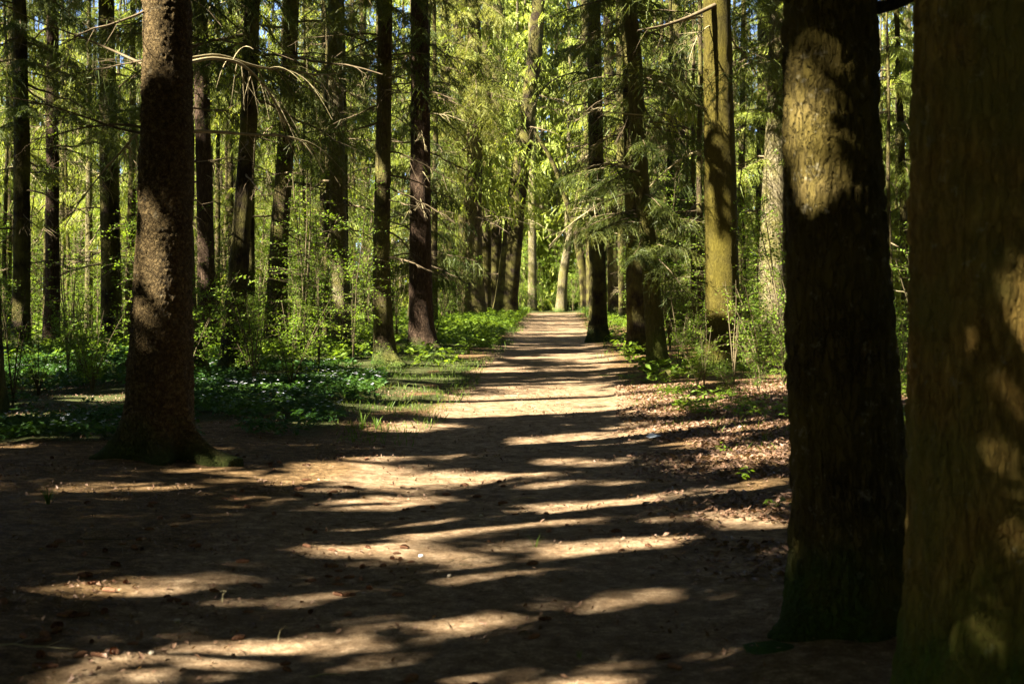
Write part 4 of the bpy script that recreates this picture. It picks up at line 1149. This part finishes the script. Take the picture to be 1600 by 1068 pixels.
# left: anemone carpet
x, y = pxcloud(15000, -40, 600, 560, 705, r)
dens = fbm(x * 0.8, y * 0.6, 0, 71, 3)
k = (path_x(y) - x > 2.0 + 0.8 * fbm(x, y, 0, 72, 2)) & (r.random(len(x)) < sstep(0.40, 0.60, dens))
herb_patch('woodland_herbs', x[k], y[k], 0.16, 0.045, 6, M['leaves_dark'], 11, 'low dark green leafy carpet left of the path')
kk = k & (dens > 0.53) & (fbm(x * 2.2, y * 2.2, 0, 99, 2) > 0.55) & (r.random(len(x)) < 0.35)
def flowers(name, x, y, seed, label):
    r = np.random.default_rng(seed); n = len(x)
    C = on_ground(x, y, 0.17) + r.normal(size=(n, 3)) * 0.02
    Cs = np.repeat(C, 5, 0); a = np.tile(np.arange(5) * 1.2566, n) + np.repeat(r.uniform(0, 6, n), 5)
    A = np.stack([np.cos(a), np.sin(a), 0.3 + 0 * a], -1) * 0.013
    B = np.stack([-np.sin(a), np.cos(a), 0 * a], -1) * 0.007
    V, Tt = diamonds(Cs + A, A, B)
    return tag(link(name, mk_mesh(name, V, Tt, M['petal'])), label, 'flowers', kind='stuff')
flowers('wood_anemones', x[kk], y[kk], 12, 'small white wood anemones sprinkled through the dark green carpet')
x, y = pxcloud(5000, -60, 400, 560, 640, r)
k = (path_x(y) - x > 2.4) & (fbm(x * 0.9, y * 0.7, 0, 171, 3) > 0.40)
herb_patch('woodland_herbs', x[k], y[k], 0.24, 0.05, 5, M['leaves_dark'], 18, 'taller mixed herbs around the left-hand trunks')
# far and near undergrowth left and right
x, y = pxcloud(15000, -60, 780, 490, 580, r)
k = (path_x(y) - x > 1.7) & (fbm(x * 0.5, y * 0.4, 0, 73, 3) > 0.40)
herb_patch('undergrowth', x[k], y[k], 0.35, 0.085, 4, M['leaves'], 13, 'bright leafy undergrowth deeper in the left wood')
x, y = pxcloud(13000, 860, 1480, 488, 600, r)
k = (x - path_x(y) > 1.6) & (fbm(x * 0.5, y * 0.4, 0, 74, 3) > 0.38)
herb_patch('undergrowth', x[k], y[k], 0.33, 0.08, 4, M['leaves'], 14, 'bright leafy undergrowth under the trees right of the path')
x, y = pxcloud(5200, 1000, 1440, 580, 830, r)
k = (x - path_x(y) > 1.7) & (r.random(len(x)) < sstep(0.46, 0.60, fbm(x * 0.9, y * 0.9, 0, 75, 3)))
herb_patch('woodland_herbs', x[k], y[k], 0.20, 0.035, 6, M['leaves'], 15, 'scattered green herbs among brown leaves on the right bank')
x, y = pxcloud(3000, 655, 830, 495, 545, r)
k = (path_x(y) - x > 1.35) & (path_x(y) - x < 4)
herb_patch('verge_plants', x[k], y[k], 0.38, 0.08, 7, M['leaves'], 16, 'sunlit broad-leaved plants crowding the verge by the bleached trunk')

x, y = pxcloud(9000, 760, 960, 478, 560, r)
d_ = np.abs(x - path_x(y))
k = (d_ > 0.75 + 1.1 * fbm(x * 0.6, y * 0.35, 0, 161, 3)) & (d_ < 3)
grass_at('grass', x[k], y[k], 0.16, M['grass'], 19, 'ragged grass creeping over both edges of the far path', wid=0.016)
x, y = pxcloud(1500, -60, 1400, 640, 1090, r)
k = r.random(len(x)) < 0.25 + 0.75 * sstep(0.5, 0.62, fbm(x * 1.2, y * 1.2, 0, 47, 3))
x, y = x[k], y[k]; n = len(x)
yaw = r.uniform(0, 6.28, n); ln = r.uniform(0.03, 0.12, n)
d = np.stack([np.cos(yaw), np.sin(yaw), r.normal(size=n) * 0.08], -1) * ln[:, None]
p = on_ground(x, y, 0.010)
tb = Tubes()
for i_ in range(n):
    m_ = p[i_] + d[i_] * 0.5 + r.normal(size=3) * ln[i_] * 0.08
    tb.add([p[i_], m_, p[i_] + d[i_]], np.array([0.0028, 0.0024, 0.0014]) * r.uniform(0.6, 1.3), 3)
tag(link('twig_bits', tb.mesh('twig_bits', M['deadwood'])), 'broken twig bits lying about on the path and needle floor', 'twigs', kind='stuff')

# ------------------------------------------------------------------ saplings and shrubs
def sapling_proto(kind, seed, h, stems, leaves, spread, leaf=0.022, mat='leaves'):
    r = np.random.default_rng(seed)
    root = thing('sapling', 'x', 'sapling', (0, 0, 0))
    tb = Tubes(); C, D = [], []
    for s in range(stems):
        a = r.uniform(0, 6.28); lean = r.uniform(0.02, spread)
        n = 8; t = np.linspace(0, 1, n); hh = h * r.uniform(0.6, 1.1)
        P = np.stack([np.cos(a) * lean * hh * t ** 1.4, np.sin(a) * lean * hh * t ** 1.4, hh * t], -1)
        P += np.cumsum(r.normal(size=(n, 3)) * 0.018 * h / 2, 0) * t[:, None]; P[0, 2] = -0.05
        tb.add(P, (0.010 * (1 - 0.8 * t) + 0.002) * (0.6 + 0.25 * h), 4)
        nb = int(leaves / stems / 12)
        for b in range(nb):
            u = r.uniform(0.18, 1.0); k = u * (n - 1); j = min(int(k), n - 2); o = P[j] + (P[j + 1] - P[j]) * (k - j)
            yaw = r.uniform(0, 6.28); ln = (0.15 + 0.22 * h) * r.uniform(0.4, 1.0) * (1.15 - 0.6 * u)
            d = np.array([math.cos(yaw), math.sin(yaw), r.uniform(0.0, 0.6)])
            q = np.linspace(0, 1, 4)
            Q = o + d * ln * q[:, None] + np.array([0, 0, -0.25 * ln]) * (q ** 2)[:, None]
            tb.add(Q, 0.0035 * (1 - 0.7 * q), 3)
            m_ = 12
            uu = r.uniform(0.15, 1.05, m_)
            C.append(o + d * ln * uu[:, None] + np.array([0, 0, -0.25 * ln]) * (uu ** 2)[:, None] + r.normal(size=(m_, 3)) * 0.03)
            D.append(r.normal(size=(m_, 3)) * np.array([1, 1, 0.5]) + d)
    C = np.concatenate(C); D = np.concatenate(D); D /= np.linalg.norm(D, axis=1)[:, None]
    n = len(C); sz = leaf * r.uniform(0.6, 1.3, n)
    B = np.cross(D, r.normal(size=(n, 3)) * 0.5 + np.array([0, 0, 1])); B /= np.linalg.norm(B, axis=1)[:, None] + 1e-9
    V, Tt = diamonds(C, D * sz[:, None], B * (sz * 0.6)[:, None])
    link('stem', tb.mesh('stem', M['stem']), root)
    link('foliage', mk_mesh('foliage', V, Tt, M[mat]), root)
    return root
kinds = [sapling_proto(0, 1, 3.6, 3, 1500, 0.18, 0.024), sapling_proto(1, 2, 2.6, 5, 1700, 0.35, 0.025), sapling_proto(2, 3, 1.5, 7, 1400, 0.6, 0.024), sapling_proto(3, 4, 4.6, 2, 1700, 0.12, 0.028), sapling_proto(4, 5, 2.0, 4, 420, 0.3, 0.020)]
heads = ['tall leafy sapling', 'bushy leafy sapling', 'low spreading shrub', 'slender high sapling', 'sparse twiggy sapling']
rb = random.Random(21)
sap, used = [], [False] * 5
tries = 0
while len(sap) < 215 and tries < 30000:
    tries += 1
    if rb.random() < 0.62:
        px = rb.uniform(-40, 735); Y = rb.uniform(19, 62)
        if px > 560 and Y < 34: continue
    else:
        px = rb.uniform(945, 1450); Y = rb.uniform(20, 60)
    x = world_x(px, Y)
    if abs(x - path_x(Y)) < 2.8: continue
    if any(t.get('landmark') and abs(px - t['px']) < 14 and Y < t['y'] and t['y'] < 40 for t in TREES if t['px'] is not None): continue
    k = rb.choices(range(5), (4, 4, 3, 3, 3))[0]
    if Y < 24: k = rb.choice((2, 4))
    if any((x - a[3]) ** 2 + (Y - a[2]) ** 2 < 0.8 ** 2 for a in sap): continue
    loc = (x, Y, hg(x, Y)); sc = rb.uniform(0.7, 1.2) * (1 + 0.5 * max(0, Y - 30) / 30); rz = rb.uniform(0, 6.28)
    if not used[k]:
        o = kinds[k]; used[k] = True; o.location = loc; o.scale = (sc,) * 3; o.rotation_euler = (0, 0, rz); o['group'] = 'saplings of the undergrowth'
    else:
        o = copy_thing(kinds[k], loc, rz, sc, 'x', 'saplings of the undergrowth')
    sap.append((o, px, Y, x, k))
for k in range(5):
    label_by_gap([(o, px, Y) for o, px, Y, x, kk in sap if kk == k], heads[k])
def extra_sap(k, px, Y, sc, label, rz=0.0):
    x = world_x(px, Y)
    o = copy_thing(kinds[k], (x, Y, hg(x, Y)), rz, sc, label, 'saplings of the undergrowth')
    o['label'] = label
BORD = ['leftmost', 'third from the left', 'fifth from the left', 'sixth from the left', 'third from the right', 'rightmost', 'fourth from the left', 'fourth from the right', 'second from the left', 'second from the right']
for q, (px, Y, sc) in enumerate([(800, 88, 0.9), (822, 91, 1.0), (848, 93, 1.0), (868, 92, 0.9), (895, 90, 1.0), (915, 88, 0.9), (838, 96, 1.5), (880, 97, 1.4), (812, 95, 1.4), (905, 96, 1.5)]):
    extra_sap([2, 1][q > 3], px, Y, sc * 1.3, f"sunlit bush in the clearing at the path end, {BORD[q]}", q * 1.3)
extra_sap(0, 1172, 26, 0.75, 'thin-stemmed sapling close to the right side of the yellow-green trunk', 1.0)
extra_sap(1, 1195, 24, 0.6, 'leafy bush in front of the wide pale trunk, beside the broad dark trunk', 2.0)
extra_sap(4, 1062, 24, 0.8, 'tangle of pale twigs left of the yellow-green trunk foot', 0.5)
extra_sap(0, 498, 24, 0.75, 'thin dark sapling rising alone in front of the whitish trunk', 2.2)
for q, (k, px, Y, sc, lb) in enumerate([(2, 1090, 21.5, .5, 'low green shrub before the foot of the yellow-green trunk'), (2, 1140, 18.5, .4, 'tiny leafy shrub alone on the brown bank'), (4, 1100, 20, .6, 'sparse twigs rising from the litter left of the tiny shrub'),
        (2, 1225, 21, .6, 'leafy shrub touching the left side of the broad dark trunk'), (1, 1160, 27, .6, 'bushy shrub just behind the yellow-green trunk'), (2, 1075, 27, .7, 'bright shrub behind the low stump'),
        (1, 470, 27, .6, 'bushy shrub standing in the carpet left of the grassy-footed trunk'), (2, 60, 19, .7, 'low bush at the far left over the herbs'), (2, 130, 20.5, .7, 'low bush in front of the straight black trunk'), (4, 20, 17, .8, 'bare twiggy sprout at the far left')]):
    extra_sap(k, px, Y, sc, lb, q * 1.1)
extra_sap(2, 1185, 19.5, 0.45, 'small green shrublet in front of the yellow-green trunk', 2.9)

# ------------------------------------------------------------------ ferns and tufts
def fern(px, py, size, label, seed, mat='leaves', fronds=9, name='fern', cat='fern', group=None):
    Y = dist_of(py); x = world_x(px, Y); r = np.random.default_rng(seed)
    root = thing(name, label, cat, (x, Y, hg(x, Y)), group)
    for f in range(fronds):
        a = 6.28 * f / fronds + r.uniform(-.3, .3); L = size * r.uniform(0.7, 1.1)
        n = 13; t = np.linspace(0, 1, n)
        P = np.stack([L * t * 0.85, 0 * t, L * (0.75 * t - 0.55 * t * t)], -1)
        C, A, B = [], [], []
        for i in range(1, n):
            w = L * 0.27 * math.sin(math.pi * min(1, 0.12 + 0.9 * t[i])) ** 0.8 + 0.01
            for s in (-1, 1):
                dr = np.array([0.45, s, -0.15]); dr /= np.linalg.norm(dr)
                C.append(P[i] + dr * w * 0.5); A.append(dr * w * 0.5); B.append(np.array([1, 0, 0.0]) * L * 0.03)
        V, Tt = diamonds(np.array(C), np.array(A), np.array(B))
        o = link('frond', mk_mesh('frond', V, Tt, M[mat]), root); o.rotation_euler = (0, 0, a)
fern(982, 588, 0.34, 'bright green fern at the foot of the slim mossy trunk', 1)
fern(1010, 595, 0.22, 'smaller fern right beside the bright one, touching the slim mossy trunk', 2)
fern(945, 585, 0.16, 'tiny fern leaning over the right path edge', 3)
fern(1165, 640, 0.28, 'pale fern on the brown leafy bank below the yellow-green trunk', 4)
fern(1215, 560, 0.5, 'large dim fern in front of the wide pale trunk', 5)
fern(700, 540, 0.42, 'lush fern on the left verge right of the dark brown trunk', 6)
def tuft(px, py, h, n, label, seed, wid=0.014, mat='grass'):
    Y = dist_of(py); x = world_x(px, Y); r = np.random.default_rng(seed)
    root = thing('grass_tuft', label, 'plant', (x, Y, hg(x, Y)))
    for k in range(n):
        a = r.uniform(0, 6.28); L = h * r.uniform(0.6, 1.1); sp = r.uniform(0.15, 0.6)
        t = np.linspace(0, 1, 5)
        P = np.stack([sp * L * t ** 1.6, 0 * t, L * (t - 0.25 * sp * t * t)], -1); P[:, 0] += 0.01
        w = wid * (1 - 0.8 * t ** 2)
        V = np.concatenate([P + np.stack([0 * w, w, 0 * w], -1) * .5, P - np.stack([0 * w, w, 0 * w], -1) * .5])
        Fq = np.array([[i, i + 1, i + 6, i + 5] for i in range(4)])
        o = link('blade', mk_mesh('blade', V, Fq, M[mat]), root); o.rotation_euler = (0, 0, a)
tuft(566, 668, 0.24, 9, 'upright bladed tuft on the left edge of the path', 1)
tuft(588, 666, 0.17, 7, 'smaller bladed tuft just right of the upright one', 2)
tuft(545, 672, 0.10, 8, 'low wispy tuft left of the two upright bladed tufts', 3, 0.008)
tuft(836, 838, 0.09, 5, 'two tiny green shoots growing in the sunlit middle of the path', 4, 0.006)
tuft(905, 1003, 0.05, 4, 'tiny sprout in the pale spot of the near path', 5, 0.006)
tuft(75, 800, 0.12, 30, 'dark grass clump in the needle floor left of the path', 6, 0.007)

# ------------------------------------------------------------------ stump, moss cushions, log
def blob(name, label, cat, px, py, r0, hgt_, mat, seed, flat=False, nu=28, nv=14):
    Y = dist_of(py); x = world_x(px, Y)
    root = None
    th = np.linspace(0, 2 * math.pi, nu, endpoint=False); v = np.linspace(0, 1, nv)
    VV, TH = np.meshgrid(v, th, indexing='ij')
    if flat:
        R = r0 * (1.25 - 0.25 * VV.clip(0, .8) / .8); R = np.where(VV > 0.8, R * (1 - (VV - 0.8) / 0.2 * 0.98), R); Z = hgt_ * np.minimum(VV / 0.8, 1)
    else:
        R = r0 * np.cos(VV * math.pi / 2) + 1e-4; Z = hgt_ * np.sin(VV * math.pi / 2)
    nn = fbm(np.cos(TH) * 2 + seed, np.sin(TH) * 2, Z * 8, seed, 3) - 0.5
    R = R * (1 + 0.5 * nn); Z = Z * (1 + (0.5 if not flat else 0.25) * nn) - 0.03
    V = np.stack([R * np.cos(TH), R * np.sin(TH), Z], -1).reshape(-1, 3)
    i = np.arange(nv - 1)[:, None] * nu; j = np.arange(nu)[None, :]; k = (j + 1) % nu
    Fq = np.stack([i + j, i + k, i + k + nu, i + j + nu], -1).reshape(-1, 4)
    return tag(link(name, mk_mesh(name, V, Fq, mat, True), None, (x, Y, hg(x, Y))), label, cat)
blob('tree_stump', 'low mossy stump at the foot of the slim mossy trunk', 'stump', 1042, 592, 0.16, 0.20, M['stump'], 3, True)
blob('tree_stump', 'dark rounded old stump on the left edge under the herbs', 'stump', 28, 690, 0.25, 0.20, M['moss'], 5)
blob('moss_cushion', 'round dark green moss cushion before the broad dark trunk', 'moss', 1205, 995, 0.14, 0.05, M['moss'], 4)

# ------------------------------------------------------------------ cones
def cone_mesh(seed, closed=False):
    r = np.random.default_rng(seed)
    V, Fq = [], []
    L, Rr = 0.075, 0.015 if closed else 0.019
    n = 0
    # core
    rings = 7; sd = 8
    for i in range(rings):
        t = i / (rings - 1); rad = Rr * 0.72 * math.sin(math.pi * (0.08 + 0.84 * t)) ** 0.7
        for j in range(sd):
            a = 6.283 * j / sd; V.append((L * (t - 0.5), rad * math.cos(a), rad * math.sin(a)))
    for i in range(rings - 1):
        for j in range(sd):
            Fq.append((i * sd + j, i * sd + (j + 1) % sd, (i + 1) * sd + (j + 1) % sd, (i + 1) * sd + j))
    n = len(V)
    for i in range(44):   # overlapping scales in a spiral
        t = (i + 0.5) / 44; a = i * 2.39996
        rad = Rr * math.sin(math.pi * (0.10 + 0.80 * t)) ** 0.7
        c, s = math.cos(a), math.sin(a); hw = 0.0065
        x0, x1 = L * (t - 0.5) - 0.004, L * (t - 0.5) + 0.009
        for (xx, rr, ww) in ((x0, rad * 0.6, hw), (x0, rad * 0.6, -hw), (x1, rad * 1.12, -hw * .7), (x1, rad * 1.12, hw * .7)):
            V.append((xx, rr * c - ww * s, rr * s + ww * c))
        Fq.append((n, n + 1, n + 2, n + 3)); n += 4
    return mk_mesh('spruce_cone', np.array(V), np.array(Fq), M['cone'])
cones = [cone_mesh(1), cone_mesh(2, True)]
rb = random.Random(33)
clusters = [(90, 960, 110, 40), (170, 985, 90, 30), (290, 850, 120, 30), (230, 915, 130, 25), (560, 870, 90, 30), (620, 855, 60, 25), (480, 765, 60, 15), (400, 770, 60, 20), (560, 700, 50, 12), (660, 775, 80, 20), (300, 800, 140, 40), (420, 720, 50, 12), (550, 880, 60, 30), (840, 800, 100, 30), (60, 1010, 60, 30), (520, 950, 130, 40), (150, 860, 120, 40)]
for i in range(150):
    cx_, cy_, sx, sy = clusters[i % len(clusters)] if i < 119 else (rb.uniform(100, 1050), rb.uniform(720, 1040), 20, 10)
    px, py = rb.gauss(cx_, sx * 0.6), rb.gauss(cy_, sy * 0.6)
    py = min(max(py, 690), 1064)
    Y = dist_of(py); x = world_x(px, Y); s = rb.uniform(0.5, 0.95)
    o = link('spruce_cone', cones[i % 2], None, (x, Y, hg(x, Y) + 0.008 * s), rb.uniform(0, 6.28), s)
    if py > 960: side_ = 'in the lower left corner' if px < 330 else 'on the nearest stretch of path'
    elif py > 900: side_ = 'among the shaded needles at lower left' if px < 330 else 'left of the big near sun patch'
    elif py > 840: side_ = 'in the left shade below the scaly spruce' if px < 400 else 'in the dark middle of the near path'
    elif py > 770: side_ = 'on the needle floor before the scaly spruce' if px < 430 else 'between the sun streaks of mid path'
    else: side_ = 'beside the mossy root of the scaly spruce' if px < 520 else 'at the far edge of the broad path shadow'
    tag(o, f'brown spruce cone {side_}', 'cone', f'spruce cones {side_}')

# pebbles
def pebble(px, py, r0, label, seed, mat='stone'):
    r = np.random.default_rng(seed)
    th = np.linspace(0, 2 * math.pi, 10, endpoint=False); ph = np.linspace(-math.pi / 2, math.pi / 2, 7)
    PH, TH = np.meshgrid(ph, th, indexing='ij')
    R = r0 * (1 + 0.35 * (fbm(np.cos(TH) * 2, np.sin(TH) * 2, PH * 2, seed, 2) - 0.5))
    V = np.stack([R * np.cos(PH) * np.cos(TH) * 1.25, R * np.cos(PH) * np.sin(TH), R * np.sin(PH) * 0.75], -1).reshape(-1, 3)
    i = np.arange(6)[:, None] * 10; j = np.arange(10)[None, :]; k = (j + 1) % 10
    Fq = np.stack([i + j, i + k, i + k + 10, i + j + 10], -1).reshape(-1, 4)
    Y = dist_of(py); x = world_x(px, Y)
    tag(link('pebble', mk_mesh('pebble', V, Fq, M[mat], True), None, (x, Y, hg(x, Y) + r0 * 0.4), r.uniform(0, 6)), label, 'stone')
pebble(658, 851, 0.013, 'small white pebble at the lower edge of a sun streak', 1, 'paper')
pebble(702, 884, 0.014, 'pale round pebble in the sun streak below the white one', 2)
pebble(276, 962, 0.014, 'pale pebble in the shade left of the bright near sun patch', 3)
pebble(752, 792, 0.014, 'pale pebble nearest to the middle of the path sun streaks', 4)
pebble(237, 1008, 0.014, 'pale pebble at the top of the bottom-left sun patch', 5)
Y = dist_of(679); x = world_x(1020, Y)
V, Tt = diamonds(np.array([[0, 0, 0.01]]), np.array([[0.09, 0, 0.01]]), np.array([[0, 0.05, 0.02]]))
tag(link('paper_scrap', mk_mesh('paper_scrap', V, Tt, M['paper']), None, (x, Y, hg(x, Y) + 0.012)), 'pale bluish scrap lying on the right side of the path', 'litter')

# twigs on the ground
def twig(px, py, L, yaw, label, seed, mat='deadwood_pale', r0=0.005, arch=0.05):
    r = np.random.default_rng(seed); n = 8; t = np.linspace(0, 1, n)
    P = np.stack([L * (t - .5), 0.06 * L * np.cumsum(r.normal(size=n)), arch * np.sin(math.pi * t) + 0.005], -1)
    tb = Tubes(); tb.add(P, r0 * (1 - 0.6 * t), 6)
    for k in (3, 5):
        q = np.linspace(0, 1, 4); d = np.array([0.6, r.choice([-1, 1]) * 0.6, 0.15])
        tb.add(P[k] + d * L * 0.2 * q[:, None], r0 * 0.4 * (1 - .6 * q), 4)
    Y = dist_of(py); x = world_x(px, Y)
    tag(link('twig', tb.mesh('twig', M[mat]), None, (x, Y, hg(x, Y)), yaw), label, 'twig')
twig(447, 975, 0.13, 1.2, 'thin curved pale twig arching over the bright near sun patch', 1, r0=0.0015, arch=0.05)
twig(345, 925, 0.14, 1.9, 'short pale twig arching up at the shade edge', 2, r0=0.003, arch=0.04)
twig(510, 1030, 0.14, 0.4, 'flat pale curled twig near the bottom of the path', 3, r0=0.006, arch=0.01)
twig(30, 1014, 0.5, 0.05, 'long straw-pale stick at the lower left corner', 4, r0=0.006, arch=0.01)
twig(930, 578, 0.45, 0.1, 'pale stick poking over the right path edge near the fern', 5, r0=0.012, arch=0.05)
twig(150, 850, 0.35, -0.2, 'dull grey stick lying in the left shade', 6, 'deadwood', r0=0.006, arch=0.01)
twig(820, 770, 0.22, 0.6, 'small stick across a sun streak in mid path', 7, r0=0.005, arch=0.015)
twig(1120, 1052, 0.6, 0.1, 'dark stick in the shaded needles before the broad dark trunk', 8, 'deadwood', r0=0.006, arch=0.01)
twig(770, 432, 0.0 + 1.6, 0.8, 'x', 9, r0=0.01) if False else None
